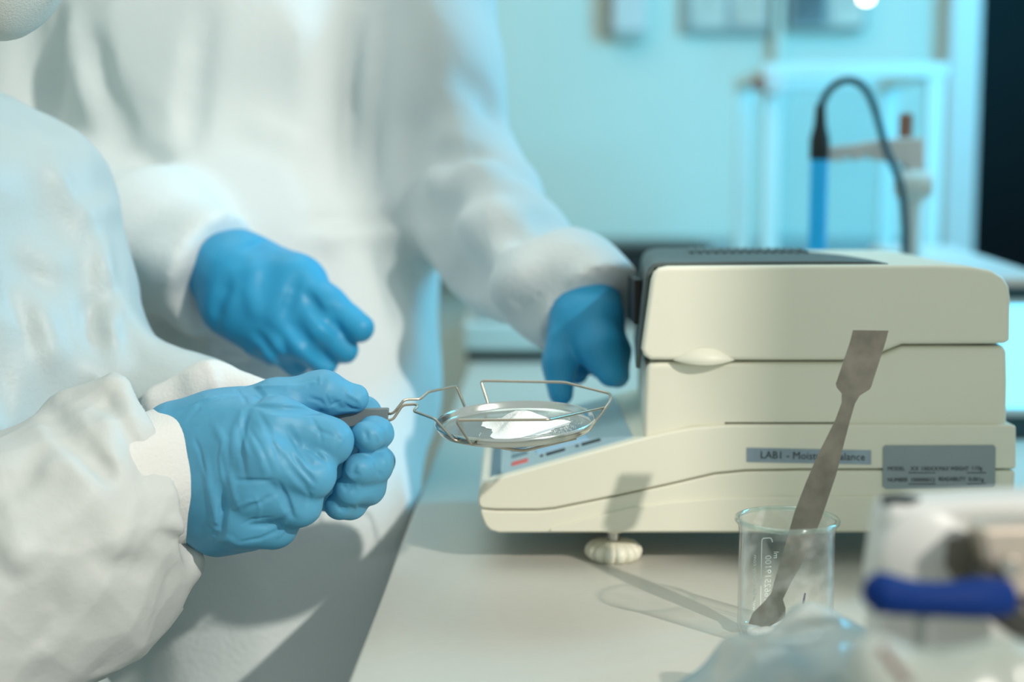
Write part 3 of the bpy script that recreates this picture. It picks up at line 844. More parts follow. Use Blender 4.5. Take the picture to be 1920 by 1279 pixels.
for ln, a, w_, sh in [
  ([(470,762),(455,800),(452,850),(462,905)], -0.0016, 0.0022, True),
  ([(458,765),(440,810),(436,870)], 0.0012, 0.0024, False),
  ([(480,765),(500,800),(520,850),(530,890)], -0.0011, 0.0018, True),
  ([(540,800),(560,840),(585,872),(612,872)], -0.0022, 0.0022, True),
  ([(520,835),(545,880),(575,915),(590,922)], -0.0020, 0.0022, True),
  ([(500,900),(530,930),(545,965),(555,975)], -0.0022, 0.0022, True),
  ([(415,905),(418,950),(412,1000),(400,1020)], -0.0030, 0.0028, True),
  ([(385,850),(392,910),(404,960),(410,1000)], 0.0014, 0.0026, False),
  ([(350,790),(375,760),(410,745),(455,742)], -0.0014, 0.0022, True),
  ([(345,770),(380,752),(430,742)], 0.0010, 0.0022, False),
  ([(440,902),(480,902),(520,900)], -0.0009, 0.0014, True),
  ([(450,960),(490,940),(520,925)], -0.0010, 0.0016, True),
  ([(460,985),(500,985),(530,975),(545,960)], -0.0013, 0.0018, True),
  ([(395,1010),(430,1012),(450,1025)], 0.0016, 0.0026, True),
  ([(430,880),(440,930),(450,960)], 0.0010, 0.0020, False),
  ([(480,763),(520,768),(570,771),(615,774)], -0.0030, 0.0026, True),
  ([(470,720),(490,742),(478,760)], -0.0016, 0.0022, True),
  ([(500,725),(560,728),(595,715)], 0.0009, 0.0016, True),
  ([(600,703),(597,718),(580,725)], 0.0016, 0.0016, True),
  ([(575,745),(600,752),(612,762)], -0.0012, 0.0014, True),
  ([(618,745),(640,765),(672,768)], -0.0014, 0.0018, True),
  ([(640,715),(655,740),(680,750)], 0.0008, 0.0014, True),
  ([(580,800),(605,810),(628,818)], -0.0010, 0.0014, True),
  ([(575,845),(600,850),(625,870)], 0.0010, 0.0016, True),
  ([(400,790),(420,830),(425,880)], 0.0009, 0.0022, False),
  ([(500,810),(530,850),(548,890)], 0.0010, 0.0018, False),
  ([(470,820),(490,860),(500,900)], 0.0008, 0.0018, False),
]: S.crease(ln, a, w_, sh)
def zc(pts): return [(x/3.198+300, y/3.198+660) for x, y in pts]
for ln, a, w_ in [
  ([(490,340),(480,420),(500,520),(540,640)], 0.0011, 0.0014), ([(530,450),(600,560),(640,650),(680,740)], -0.0008, 0.0013),
  ([(860,575),(930,600),(1000,670)], -0.0016, 0.0014), ([(780,600),(850,700),(940,800)], -0.0018, 0.0015),
  ([(700,760),(760,880),(800,1000)], -0.0018, 0.0015), ([(760,1000),(745,1060),(700,1120)], 0.0012, 0.0013),
  ([(385,860),(372,960),(362,1050),(300,1040)], -0.0024, 0.0016), ([(275,1030),(310,1070),(345,1110)], -0.0014, 0.0012),
  ([(450,772),(550,768),(640,772)], -0.0009, 0.0010), ([(430,950),(520,900),(640,880)], 0.0008, 0.0012), ([(480,1040),(560,1000),(680,990)], -0.0009, 0.0011),
  ([(470,1140),(600,1120),(760,1050)], -0.0012, 0.0013), ([(110,370),(200,310),(300,280)], -0.0014, 0.0013),
  ([(200,500),(240,600),(280,760)], -0.0010, 0.0014), ([(380,500),(360,640),(380,800)], 0.0010, 0.0014),
  ([(520,320),(600,330),(850,345),(990,380)], -0.0016, 0.0014), ([(450,215),(500,270),(520,320)], -0.0014, 0.0013),
  ([(880,205),(940,190),(950,140)], -0.0014, 0.0012), ([(520,215),(700,200),(860,200)], 0.0009, 0.0012),
  ([(990,250),(1020,320),(1090,290)], -0.0012, 0.0011), ([(1110,245),(1190,290),(1215,330)], 0.0010, 0.0011),
  ([(1090,300),(1150,340),(1210,345)], -0.0012, 0.0011), ([(900,380),(960,480),(970,560)], -0.0008, 0.0012),
  ([(1040,440),(1095,520),(1060,600)], 0.0008, 0.0012), ([(860,800),(900,860),(880,930)], -0.0008, 0.0012), ([(560,840),(600,940),(580,1040)], 0.0007, 0.0012),
]: S.crease(zc(ln), a, w_, True)
PA = empty('person', (-0.45, 0.86, 0.0), 'seated person in white gown and face mask holding the pan holder in both gloved hands', 'person')
g_rh = S.build('glove', 'glove', PA)
g_rh['label'] = 'near blue nitrile glove with the thumb on the grip'

LH = [
 ([(690,819,.777),(704,812,.790),(699,806,.816),(668,800,.862)], [9,9.3,9.8,11], 4),
 ([(671,880,.777),(704,872,.790),(707,867,.822),(668,850,.872)], [9.2,9.6,9.9,11], 4),
 ([(655,919,.781),(690,914,.794),(690,905,.825),(648,890,.870)], [8.8,9.2,9.5,11], 4),
 ([(637,949,.786),(658,946,.798),(654,938,.825),(618,922,.864)], [7.7,8.0,8.6,10], 4),
 ([(668,800,.862),(470,790,.900)], [13,22], 10), ([(668,850,.870),(470,820,.900)], [14,22], 10),
 ([(640,890,.868),(480,850,.900)], [14,22], 10), ([(618,915,.862),(490,870,.900)], [13,20], 10),
 ([(470,800,.905),(400,780,.905)], [27,27], 10),
 ([(540,770,.875),(640,772,.848),(684,770,.824)], [15,10.5,9], 6),
]
allp = [P(*q) for p, r, k in LH for q in p]
lo, hi = bounds(allp, 0.03)
S = Sculpt(lo, hi, 0.0008)
for p, r, k in LH: S.chain([P(*q) for q in p], [mm(x) for x in r], mm(k))
S.noise(0.0005, 0.015, seed=9)
S.crumple(0.0013, 0.015, seed=10)
for ln, a, w_, sh in [
  ([(684,805),(690,830)], -0.0014, 0.0014, True), ([(702,800),(712,828),(706,838)], 0.0010, 0.0014, True),
  ([(668,868),(662,888),(676,890)], -0.0014, 0.0014, True), ([(700,862),(708,885),(720,895)], -0.0009, 0.0014, True),
  ([(640,908),(650,918),(660,912)], -0.0013, 0.0014, True), ([(668,905),(672,925)], 0.0009, 0.0014, True),
  ([(628,945),(640,955),(650,950)], -0.0013, 0.0014, True), ([(662,940),(672,958)], 0.0008, 0.0013, True),
  ([(645,880),(655,895),(668,903)], 0.0007, 0.0014, True), ([(715,850),(725,875)], 0.0008, 0.0013, True),
  ([(690,742),(702,756),(712,766)], 0.0008, 0.0014, True),
]: S.crease(ln, a, w_, sh)
S.build('glove', 'glove', PA)['label'] = 'far blue nitrile glove with fingers wrapped under the grip'

# knitted cuff between sleeve and near glove
axis = unit(P(365, 884, .800)-P(300, 900, .787))
cA = P(359, 884, .793)
sidev = unit(np.cross(axis, FWD)); depv = np.cross(sidev, axis)
V = []; Fc = []; na = 64
ring = []
for (t_, ru, rd) in ((-0.045, 0.034, 0.030), (-0.030, 0.0365, 0.032), (-0.015, 0.0385, 0.034), (-0.004, 0.0392, 0.0345), (0.0, 0.0390, 0.0345), (0.0006, 0.0380, 0.0335), (-0.002, 0.0368, 0.0322), (-0.02, 0.0360, 0.0315)):
    for i in range(na):
        th = 2*math.pi*i/na
        wv = 0.0007*math.sin(3*th+t_*60)+0.0005*math.sin(7*th+1.3)
        V.append(cA+axis*(t_+0.0010*math.sin(2*th+0.4))+sidev*((ru+wv)*math.cos(th))+depv*((rd+wv)*math.sin(th)))
for j in range(7):
    for i in range(na): Fc.append((j*na+i, j*na+(i+1) % na, (j+1)*na+(i+1) % na, (j+1)*na+i))
cuff = mesh('cuff', V, Fc, 'cuff', PA, True, 70)

# near sleeve
SL = [
 ([(-160,1190,.750),(110,1030,.775),(225,935,.786),(290,900,.790)], [70,64,54,42], 20),
 ([(100,1150,.782),(240,1110,.785)], [30,20], 18),
]
allp = [P(*q) for p, r, k in SL for q in p]
lo, hi = bounds(allp, 0.075); hi[0] = P(395, 900, .79)[0]
S = Sculpt(lo, hi, 0.0017)
for p, r, k in SL: S.chain([P(*q) for q in p], [mm(x) for x in r], mm(k))
S.chain([P(150,790,.790), P(228,745,.788)], [0.020, 0.0135], 0.014)
S.crumple(0.011, (0.075, 0.06, 0.045), rot=[[.8,0,-.6],[0,1,0],[.6,0,.8]], seed=21)
S.crumple(0.0040, (0.024, 0.02, 0.034), rot=[[.8,0,-.6],[0,1,0],[.6,0,.8]], seed=22)
S.cut(P(254, 890, .79), axis, 0.078)
S.chain([P(170,1075,.782), P(290,1062,.786), P(356,1054,.786)], [0.034, 0.018, 0.005], 0.022)
S.chain([P(170,1150,.782), P(250,1120,.785)], [0.024, 0.014], 0.022)
for ln, a, w_, sh in [
  ([(235,708),(232,745),(255,800),(270,850)], 0.0050, 0.006, True), ([(85,750),(150,735),(232,710)], 0.004, 0.006, False),
  ([(85,755),(110,790),(160,850),(205,915)], -0.011, 0.007, True), ([(200,780),(205,830),(215,870)], 0.004, 0.006, False),
  ([(20,1050),(60,1010),(130,960),(200,905)], 0.006, 0.009, False), ([(0,1000),(30,1040),(60,1060)], 0.005, 0.008, True),
  ([(100,1090),(110,1150),(80,1200),(40,1220)], -0.004, 0.007, True), ([(290,990),(320,1005),(345,1030)], -0.005, 0.006, True),
  ([(300,995),(325,985),(340,1000)], 0.004, 0.005, True), ([(370,1030),(372,1055)], 0.003, 0.004, True),
  ([(180,940),(210,1000),(220,1060)], 0.003, 0.008, False), ([(60,880),(130,870),(200,920)], 0.004, 0.010, False),
  ([(150,1030),(210,1060),(300,1070)], -0.003, 0.008, False), ([(0,930),(40,900),(80,840)], -0.004, 0.008, False),
  ([(205,900),(195,880),(180,865)], -0.008, 0.005, True), ([(255,800),(262,860),(275,930)], -0.003, 0.005, True),
]: S.crease(ln, a, w_, sh)
S.build('sleeve', 'sleeve', PA)

# gown: torso, far sleeve, near upper arm, lap and legs
GW = [
 ([(-170,430,.92),(-170,930,.91)], [105,124], 40), ([(-330,400,.86),(40,410,.94)], [66,46], 40),
 ([(50,372,.93),(112,525,.925),(190,690,.915)], [50,43,36], 25),
 ([(190,690,.915),(330,745,.905),(400,752,.90)], [36,29,25], 20),
 ([(-330,340,.83),(-250,1140,.76)], [68,66], 30), ([(20,640,.90),(80,800,.90)], [45,40], 30),
 ([(30,1180,.875),(160,1330,.875)], [30,26], 20), ([(-20,900,.90),(40,1150,.88)], [50,40], 30),
]
wl = [([(-0.47,.87,.72),(-0.50,.87,.58)], [136,140], 40), ([(-0.45,.79,.60),(-0.13,.72,.60)], [85,70], 30), ([(-0.45,.93,.60),(-0.13,.88,.60)], [82,70], 30),
      ([(-0.13,.72,.60),(-0.16,.72,.12)], [66,55], 25), ([(-0.13,.88,.60),(-0.16,.88,.12)], [66,55], 25),
      ([(-0.16,.72,.06),(-0.05,.72,.05)], [52,42], 25), ([(-0.16,.88,.06),(-0.05,.88,.05)], [52,42], 25)]
allp = [P(*q) for p, r, k in GW for q in p]+[np.array(q) for p, r, k in wl for q in p]
lo, hi = bounds(allp, 0.09); lo[2] = -0.004; lo[0] = -0.80
S = Sculpt(lo, hi, 0.0040)
for p, r, k in GW: S.chain([P(*q) for q in p], [mm(x) for x in r], mm(k))
for p, r, k in wl: S.chain([np.array(q) for q in p], [mm(x) for x in r], mm(k))
cc = P(437, 757, .893); S.cut(cc, P(460, 762, .885)-P(380, 750, .905), 0.05)
S.crumple(0.012, (0.055, 0.06, 0.11), rot=[[.94,0,.34],[0,1,0],[-.34,0,.94]], seed=31)
S.crumple(0.0035, (0.03, 0.03, 0.05), seed=33)
for ln, a, w_, sh in [
  ([(105,310),(120,360),(135,400)], 0.006, 0.008, True), ([(190,430),(195,480),(200,540)], 0.006, 0.008, True),
  ([(150,410),(190,395),(222,380)], 0.005, 0.009, False), ([(60,550),(90,620),(110,700)], 0.006, 0.010, True),
  ([(0,520),(40,600),(60,680)], -0.006, 0.010, True), ([(160,560),(175,620),(200,680)], -0.007, 0.008, True),
  ([(185,620),(210,615),(235,560)], 0.006, 0.008, True), ([(20,460),(60,480),(140,500)], 0.005, 0.010, False),
  ([(225,560),(240,630),(250,690)], -0.006, 0.008, True), ([(390,680),(400,715),(405,740)], 0.005, 0.006, True),
]: S.crease(ln, a, w_, sh)
S.build('gown', 'gown', PA)
# far cuff at the other wrist
S = Sculpt(*bounds([P(330, 740, .895), P(500, 760, .875)], 0.045), 0.0015)
S.chain([P(318,768,.866), P(393,722,.862), P(488,741,.860)], [0.017, 0.0145, 0.0085], 0.006)
S.chain([P(393,750,.866), P(470,765,.864)], [0.019, 0.015], 0.008)
S.crumple(0.003, 0.022, seed=41)
S.crease([(390,676),(398,700),(402,730)], 0.004, 0.004, True)
S.build('cuff', 'cuff', PA)
# head in a hood, with a cup mask
hc_ = np.array(P(-265, -235, .86))
S = Sculpt(hc_-0.2, hc_+np.array([0.2, 0.2, 0.17]), 0.004)
S.cone(hc_+np.array([-0.02, 0, 0.02]), hc_+np.array([0.015, 0, -0.01]), 0.105, 0.095, 0.02)
S.cone(hc_+np.array([-0.03, 0, -0.08]), hc_+np.array([-0.05, 0.02, -0.19]), 0.075, 0.10, 0.04)
S.cone(hc_+np.array([0.115, 0, 0.01]), hc_+np.array([0.11, 0, -0.02]), 0.062, 0.06, 0.01, sub=True)
S.noise(0.004, 0.06, seed=51, ridged=True)
S.build('hood', 'suit', PA)
S = Sculpt(hc_+np.array([-0.06, -0.11, -0.14]), hc_+np.array([0.16, 0.11, 0.12]), 0.003)
S.cone(hc_+np.array([0.0, 0, 0.02]), hc_+np.array([0.02, 0, -0.03]), 0.082, 0.07, 0.02)
S.cone(hc_+np.array([0.083, 0, 0.02]), hc_+np.array([0.103, 0, -0.008]), 0.010, 0.014, 0.012)
for sgn in (-1, 1):
    S.cone(hc_+np.array([0.088, sgn*0.030, 0.028]), hc_+np.array([0.087, sgn*0.031, 0.028]), 0.013, 0.013, 0.008, sub=True)
    S.cone(hc_+np.array([0.074, sgn*0.030, 0.028]), hc_+np.array([0.074, sgn*0.031, 0.028]), 0.012, 0.012, 0.003)
S.build('head', 'skin', PA)
mc = np.array(P(-18, -82, .80)); ma = unit(np.array([0.72, -0.10, -0.45]))
mprof = []
for i in range(15):
    a = math.radians(92-i*92/14)
    mprof.append((0.0525*math.sin(a)+(0.0018*math.sin(i*0.9) if i < 13 else 0), 0.046*math.cos(a)))
mprof[-1] = (0.0, 0.047)
mprof = [(0.0570, -0.006), (0.0572, -0.0035)]+mprof
mask = lathe('mask', mprof, mc-ma*0.004, 'mask', PA, 72, ma, None, 60)
bm_ = []
# ------------------------------------------------------------------ standing person behind
PB = empty('person', (-0.23, 1.25, 0.0), 'standing person in white hooded coverall pressing the balance keys with a gloved hand', 'person')
CB = [
 ([(440,430,1.27),(450,100,1.29)], [146,160], 50), ([(480,570,1.245),(500,655,1.235)], [158,152], 50),
 ([(455,420,1.27),(470,560,1.25)], [140,155], 40),
 ([(545,760,1.155),(505,1010,1.075),(480,1279,1.05)], [114,96,86], 40),
 ([(300,760,1.22),(270,1279,1.13)], [120,95], 40),
 ([(230,-230,1.31),(740,-210,1.29)], [80,72], 50), ([(450,100,1.29),(480,-180,1.31)], [160,120], 50),
 ([(770,-200,1.27),(800,140,1.21),(835,350,1.19)], [68,60,57], 24),
 ([(835,350,1.19),(955,480,1.10),(1052,545,1.03),(1104,578,.995)], [57,48,40,34], 20), ([(880,345,1.17),(930,370,1.15)], [44,36], 24),
 ([(170,-210,1.30),(20,370,1.25)], [68,62], 24), ([(20,370,1.25),(290,470,1.09),(385,512,1.045),(430,530,1.03)], [66,58,45,42], 20),
]
wl = [([(-0.19,1.05,.80),(-0.19,1.10,.48),(-0.19,1.14,.12)], [88,76,62], 30), ([(-0.32,1.16,.80),(-0.33,1.23,.48),(-0.33,1.24,.12)], [95,76,62], 30),
      ([(-0.19,1.14,.06),(-0.185,1.04,.045)], [58,44], 25), ([(-0.33,1.24,.06),(-0.34,1.14,.045)], [58,44], 25),
      ([(-0.235,1.32,1.42),(-0.235,1.30,1.53)], [75,70], 40), ([(-0.23,1.30,1.62),(-0.225,1.28,1.66)], [108,108], 40)]
allp = [P(*q) for p, r, k in CB for q in p]+[np.array(q) for p, r, k in wl for q in p]
lo, hi = bounds(allp, 0.06); lo[2] = -0.004; lo[0] = -0.62; hi[1] += 0.10
S = Sculpt(lo, hi, 0.0050)
for p, r, k in CB: S.chain([P(*q) for q in p], [mm(x) for x in r], mm(k))
for p, r, k in wl: S.chain([np.array(q) for q in p], [mm(x) for x in r], mm(k))
S.cone(np.array([-0.215, 1.155, 1.66]), np.array([-0.215, 1.16, 1.62]), 0.06, 0.06, 0.01, sub=True)
cR = P(408, 520, 1.037); S.cut(cR, P(440, 535, 1.03)-P(330, 490, 1.06), 0.062)
cL = P(1108, 572, 1.00); S.cut(cL, P(1150, 640, .99)-P(1060, 530, 1.03), 0.058)
S.crumple(0.014, (0.085, 0.09, 0.20), seed=61)
S.noise(0.003, 0.06, seed=63, octv=1)
for ln, a, w_, sh in [
  ([(112,30),(105,110),(98,210)], -0.035, 0.012, False), ([(395,0),(375,80),(362,190),(350,290)], -0.014, 0.012, True),
  ([(165,60),(195,170),(235,260),(260,295)], -0.016, 0.014, True), ([(260,295),(310,305)], -0.010, 0.010, True),
  ([(130,20),(150,120),(170,220)], 0.008, 0.014, False),
  ([(708,0),(698,120),(688,260),(680,400)], 0.010, 0.010, False), ([(725,0),(712,120),(700,260),(690,400)], -0.009, 0.007, True),
  ([(660,30),(655,200),(655,380)], -0.006, 0.010, True), ([(560,0),(580,150),(590,300)], 0.006, 0.020, False),
  ([(790,200),(775,300),(770,385)], -0.018, 0.014, True), ([(770,385),(800,400),(860,390)], -0.022, 0.014, True),
  ([(800,290),(850,300),(905,290)], -0.022, 0.013, True), ([(800,335),(860,320),(930,330)], 0.014, 0.014, False),
  ([(850,430),(900,415),(960,390)], 0.014, 0.014, False), ([(800,430),(840,470),(860,540)], -0.018, 0.018, False), ([(850,500),(900,520),(930,560)], -0.022, 0.015, True),
  ([(960,440),(1000,430),(1050,410)], -0.020, 0.014, True), ([(900,570),(950,540),(1000,500)], 0.012, 0.014, False), ([(950,600),(1000,560),(1060,520)], -0.014, 0.014, True),
  ([(560,430),(620,420),(700,420),(760,410)], -0.010, 0.009, True), ([(560,450),(640,440),(750,430)], 0.008, 0.010, False),
  ([(600,450),(610,520),(640,620)], -0.005, 0.012, True), ([(700,440),(730,520),(760,640)], -0.005, 0.014, True),
  ([(460,230),(540,260),(590,300)], 0.004, 0.012, False), ([(860,140),(900,170),(930,230)], -0.008, 0.012, False),
  ([(300,540),(310,600),(300,660)], -0.010, 0.014, True), ([(250,480),(330,490),(380,480)], 0.006, 0.014, False),
]: S.crease(ln, a, w_, sh)
S.build('coverall', 'suit', PB)
hb = np.array([-0.225, 1.265, 1.64])
S = Sculpt(hb-0.13, hb+0.13, 0.004)
S.cone(hb+np.array([0, 0.0, 0.02]), hb+np.array([0.002, -0.012, -0.03]), 0.085, 0.072, 0.02)
S.cone(hb+np.array([0, -0.088, 0.01]), hb+np.array([0, -0.100, -0.018]), 0.010, 0.014, 0.012)
for sgn in (-1, 1):
    S.cone(hb+np.array([sgn*0.03, -0.09, 0.02]), hb+np.array([sgn*0.031, -0.09, 0.02]), 0.013, 0.013, 0.008, sub=True)
    S.cone(hb+np.array([sgn*0.03, -0.076, 0.02]), hb+np.array([sgn*0.031, -0.076, 0.02]), 0.012, 0.012, 0.003)
S.build('head', 'skin', PB)
lathe('mask', [(a_*0.06, 0.05*(1-a_**2)**0.5) for a_ in (1, .98, .9, .75, .55, .3, 0.0)], hb+np.array([0.0, -0.062, -0.045]), 'mask', PB, 48, (0, -1, -0.25), None, 60)

BR_ = [
 ([(405,505,1.035),(450,520,1.018)], [27,29], 10), ([(425,560,1.022),(460,575,1.012)], [18,20], 12),
 ([(450,500,1.022),(560,535,1.003)], [25,21], 12), ([(455,545,1.015),(535,580,1.000)], [27,22], 12), ([(440,580,1.015),(490,610,1.005)], [20,18], 12),
 ([(550,522,1.000),(615,570,.990),(674,616,.984)], [16,12,9.8], 6),
 ([(545,560,.998),(602,615,.984),(646,656,.992)], [14.5,11.5,9.8], 5),
 ([(520,590,.998),(568,645,.986),(608,681,.996)], [14,11.5,10], 5),
 ([(485,605,1.002),(524,652,.992),(556,684,1.004)], [14,11,9.5], 5),
 ([(455,600,1.012),(486,640,1.006),(512,664,1.016)], [13,10.5,9], 5),
]
allp = [P(*q) for p, r, k in BR_ for q in p]
S = Sculpt(*bounds(allp, 0.034), 0.0014)
for p, r, k in BR_: S.chain([P(*q) for q in p], [mm(x) for x in r], mm(k))
S.crumple(0.0022, 0.028, seed=71)
for ln, a, w_, sh in [([(560,515),(545,560),(530,600)], -0.004, 0.004, False), ([(450,470),(500,450),(550,475)], -0.002, 0.004, False),
                      ([(430,520),(410,570),(400,610)], -0.005, 0.005, False), ([(480,480),(470,540),(480,600)], 0.003, 0.006, False),
                      ([(572,545),(600,590),(640,625)], -0.006, 0.0035, False), ([(540,605),(590,660),(630,690)], -0.006, 0.0035, False), ([(478,622),(510,665),(545,700)], -0.006, 0.0035, False)]: S.crease(ln, a, w_, sh)
S.build('glove', 'glove_far', PB)
BL_ = [
 ([(1100,562,1.072),(1112,600,1.058)], [28,27], 10),
 ([(1075,600,1.055),(1056,680,1.044),(1058,738,1.040)], [15,12.5,9.5], 6),
 ([(1110,600,1.050),(1134,655,1.034),(1152,698,1.030)], [19,15,11], 8),
 ([(1130,600,1.056),(1155,660,1.046),(1166,704,1.040)], [17,13,9.5], 5),
 ([(1095,590,1.066),(1120,640,1.072),(1135,690,1.070)], [16,12,9], 5),
 ([(1085,600,1.070),(1085,660,1.078),(1090,700,1.074)], [14,11,8.5], 5),
]
allp = [P(*q) for p, r, k in BL_ for q in p]
S = Sculpt(*bounds([P(q[0], q[1], q[2]-0.07) for p, r, k in BL_ for q in p], 0.034), 0.0016)
for p, r, k in BL_: S.chain([P(q[0]-7, q[1], q[2]-0.07) for q in p], [mm(x)*0.93 for x in r], mm(k))
S.crumple(0.0022, 0.028, seed=81)
S.build('glove', 'glove_far', PB)

# stool under the seated person
st = empty('lab_stool', (-0.50, 0.87, 0), 'round black lab stool under the seated person', 'stool')
lathe('seat', [(0.0, 0.375), (0.15, 0.375), (0.165, 0.385), (0.17, 0.40), (0.15, 0.414), (0.0, 0.416)], (-0.50, 0.87, 0), 'black', st, 40)
lathe('column', [(0.025, 0.05), (0.025, 0.375)], (-0.50, 0.87, 0), 'steel', st, 20)
for i in range(5):
    a = 2*math.pi*i/5+0.5
    tube('leg', [np.array([-0.5, .87, .08]), np.array([-0.5+0.24*math.cos(a), .87+0.24*math.sin(a), 0.02])], 0.018, 'steel', st, 10)

# ------------------------------------------------------------------ bench things behind the balance
# electrode on its stand
YS = 1.42
es = empty('electrode_stand', (PY(1712, 400, YS)[0], YS, BENCH), 'clear blue-lit electrode stand with a white notched arm', 'stand')
xs = float(PY(1712, 400, YS)[0])
lathe('base', [(0.036, 0), (0.038, 0.004), (0.036, 0.016), (0.0, 0.018)], (xs, YS, BENCH), 'pale_plastic', es, 40)
lathe('post', [(0.009, 0.016), (0.009, float(PY(1712, 335, YS)[2])-BENCH)], (xs, YS, BENCH), 'pale_plastic', es, 24)
lathe('clamp_knob', [(0.0, -0.018), (0.014, -0.016), (0.016, 0), (0.014, 0.016), (0, 0.018)], PY(1712, 345, YS-0.005), 'pale_plastic', es, 24, (1, 0, 0))
za, zb_ = float(PY(1640, 272, YS)[2]), float(PY(1640, 302, YS)[2])
prism('arm', [(float(PY(x, y, YS)[0]), float(PY(x, y, YS)[2])) for x, y in ((1538,276),(1560,274),(1600,270),(1650,262),(1728,258),(1730,318),(1700,322),(1690,306),(1630,298),(1622,288),(1612,298),(1600,302),(1590,290),(1578,302),(1540,304))], YS-0.012, YS+0.012, 'white_plastic', es, 0.002)
lathe('arm_pin', [(0.007, 0), (0.007, 0.022), (0.004, 0.024)], PY(1698, 258, YS), 'brown', es, 20)
el = empty('electrode', (PY(1536, 465, YS-0.03)[0], YS-0.03, PY(1536, 470, YS-0.03)[2]), 'blue-bodied pH electrode with black cap and looping cable behind the balance', 'electrode')
xe = PY(1536, 300, YS-0.03)
z1, z2, z3, z4 = [float(PY(1536, y, YS-0.03)[2]) for y in (470, 300, 262, 235)]
zbot = BENCH+0.012
lathe('body', [(0.0, zbot), (0.006, zbot+0.004), (0.0085, zbot+0.03), (0.0085, z2)], (xe[0], YS-0.03, 0), 'electrode_blue', el, 24)
lathe('cap', [(0.0085, z2), (0.0095, z2+0.003), (0.0095, z3), (0.006, z4), (0.0045, z4+0.02)], (xe[0], YS-0.03, 0), 'black', el, 24)
cpth = catmull([PY(1536, 232, YS-0.03), PY(1541, 195, YS-0.03), PY(1560, 163, YS-0.03), PY(1592, 150, YS-0.03), PY(1622, 166, YS-0.03), PY(1642, 210, YS-0.03), PY(1662, 280, YS-0.03), PY(1688, 345, YS-0.03), PY(1697, 420, YS-0.03), PY(1697, 480, YS-0.03), PY(1692, 600, YS-0.03), PY(1670, 720, YS-0.03)], 8)
tube('cable', cpth, 0.0037, 'cable', el, 12)
# glass draught shield standing behind it
YG = 2.10
gs = empty('draught_shield', (PY(1590, 450, YG)[0], YG+0.12, BENCH), 'clear glass draught shield box with pale corner posts behind the electrode', 'draught shield')
xl, xr = float(PY(1445, 300, YG)[0]), float(PY(1748, 300, YG)[0]); ztp = float(PY(1600, 140, YG)[2])
for x in (xl, xr):
    for y in (YG, YG+0.25):
        box('post', (x-0.012, y-0.008, BENCH+0.02), (x+0.012, y+0.008, ztp), 'pale_plastic', gs, 0.002)
for y in (YG, YG+0.25):
    box('top_rail', (xl-0.016, y-0.010, ztp-0.004), (xr+0.016, y+0.010, ztp+0.016), 'pale_plastic', gs, 0.002)
for x in (xl, xr):
    box('side_rail', (x-0.011, YG, ztp-0.004), (x+0.011, YG+0.25, ztp+0.014), 'pale_plastic', gs, 0.002)
box('base', (xl-0.02, YG-0.012, BENCH), (xr+0.02, YG+0.262, BENCH+0.03), 'pale_plastic', gs, 0.003)
box('pane', (xl+0.013, YG-0.002, BENCH+0.032), (xr-0.013, YG+0.002, ztp-0.005), 'pane', gs)
box('pane', (xl+0.013, YG+0.248, BENCH+0.032), (xr-0.013, YG+0.252, ztp-0.005), 'pane', gs)
lathe('slide_knob', [(0.0, -0.012), (0.016, -0.012), (0.018, 0.0), (0.016, 0.02), (0, 0.022)], PY(1450, 156, YG-0.012), 'white_plastic', gs, 28, (0, -1, 0))
lathe('pivot', [(0.0, -0.01), (0.010, -0.01), (0.011, 0.008), (0, 0.01)], PY(1424, 158, YG-0.01), 'brown', gs, 24, (0, -1, 0))
# luminous cyan box at the right behind the balance
lbx = empty('light_box', (0.5, 1.6, BENCH), 'pale light box with a glowing end panel on the bench behind the balance', 'light box')
q0 = PY(1775, 458, 1.95); q1 = PY(1925, 502, 1.18)
zl0 = float(q0[2])
xa, xb = float(q1[0]), float(q0[0])
V = []
foot_pts = [(0.435, 1.30), (0.495, 1.30), (xb, 1.93), (xb-0.11, 1.93)]
for z_ in (BENCH+0.02, zl0): V += [(x, y, z_) for x, y in foot_pts]
bxf = [(3,2,1,0),(4,5,6,7),(0,1,5,4),(1,2,6,5),(2,3,7,6),(3,0,4,7)]
o = mesh('housing', V, bxf, 'white_plastic', lbx); bevel(o, 0.004, 2)
box('light_panel', (0.441, 1.2975, BENCH+0.030), (0.489, 1.3005, zl0-0.026), 'light_panel', lbx)
V = []
for z_ in (BENCH, BENCH+0.02): V += [(x, y, z_) for x, y in foot_pts]
mesh('base', V, bxf, 'cable', lbx, False)
V = []
for z_ in (zl0-0.020, zl0-0.010): V += [(x+(-0.003 if i in (0, 3) else 0.003), y+(-0.003 if i < 2 else 0.003), z_) for i, (x, y) in enumerate(foot_pts)]
mesh('band', V, bxf, 'cable', lbx, False)

# pale instrument left of the balance, further back on the bench
q = PZ(880, 700, BENCH); yb_ = 1.86
xa, xb = float(PY(868, 640, yb_)[0]), float(PY(1075, 640, yb_)[0])
zt1 = float(PY(950, 568, yb_)[2])
ins = empty('bench_instrument', ((xa+xb)/2, yb_+0.12, BENCH), 'low pale green instrument with dark bottom on the bench behind the arm', 'instrument')
box('base', (xa+0.004, yb_+0.01, BENCH), (xb-0.004, yb_+0.25, BENCH+0.014), 'black', ins, 0.003)  # thin black slab along the bottom of the body
box('body', (xa, yb_, BENCH+0.014), (xb, yb_+0.26, BENCH+0.052), 'pale_plastic', ins, 0.006)
box('lid', (xa+0.008, yb_+0.012, BENCH+0.0525), (xb-0.008, yb_+0.25, max(BENCH+0.075, zt1)), 'white_plastic', ins, 0.008)
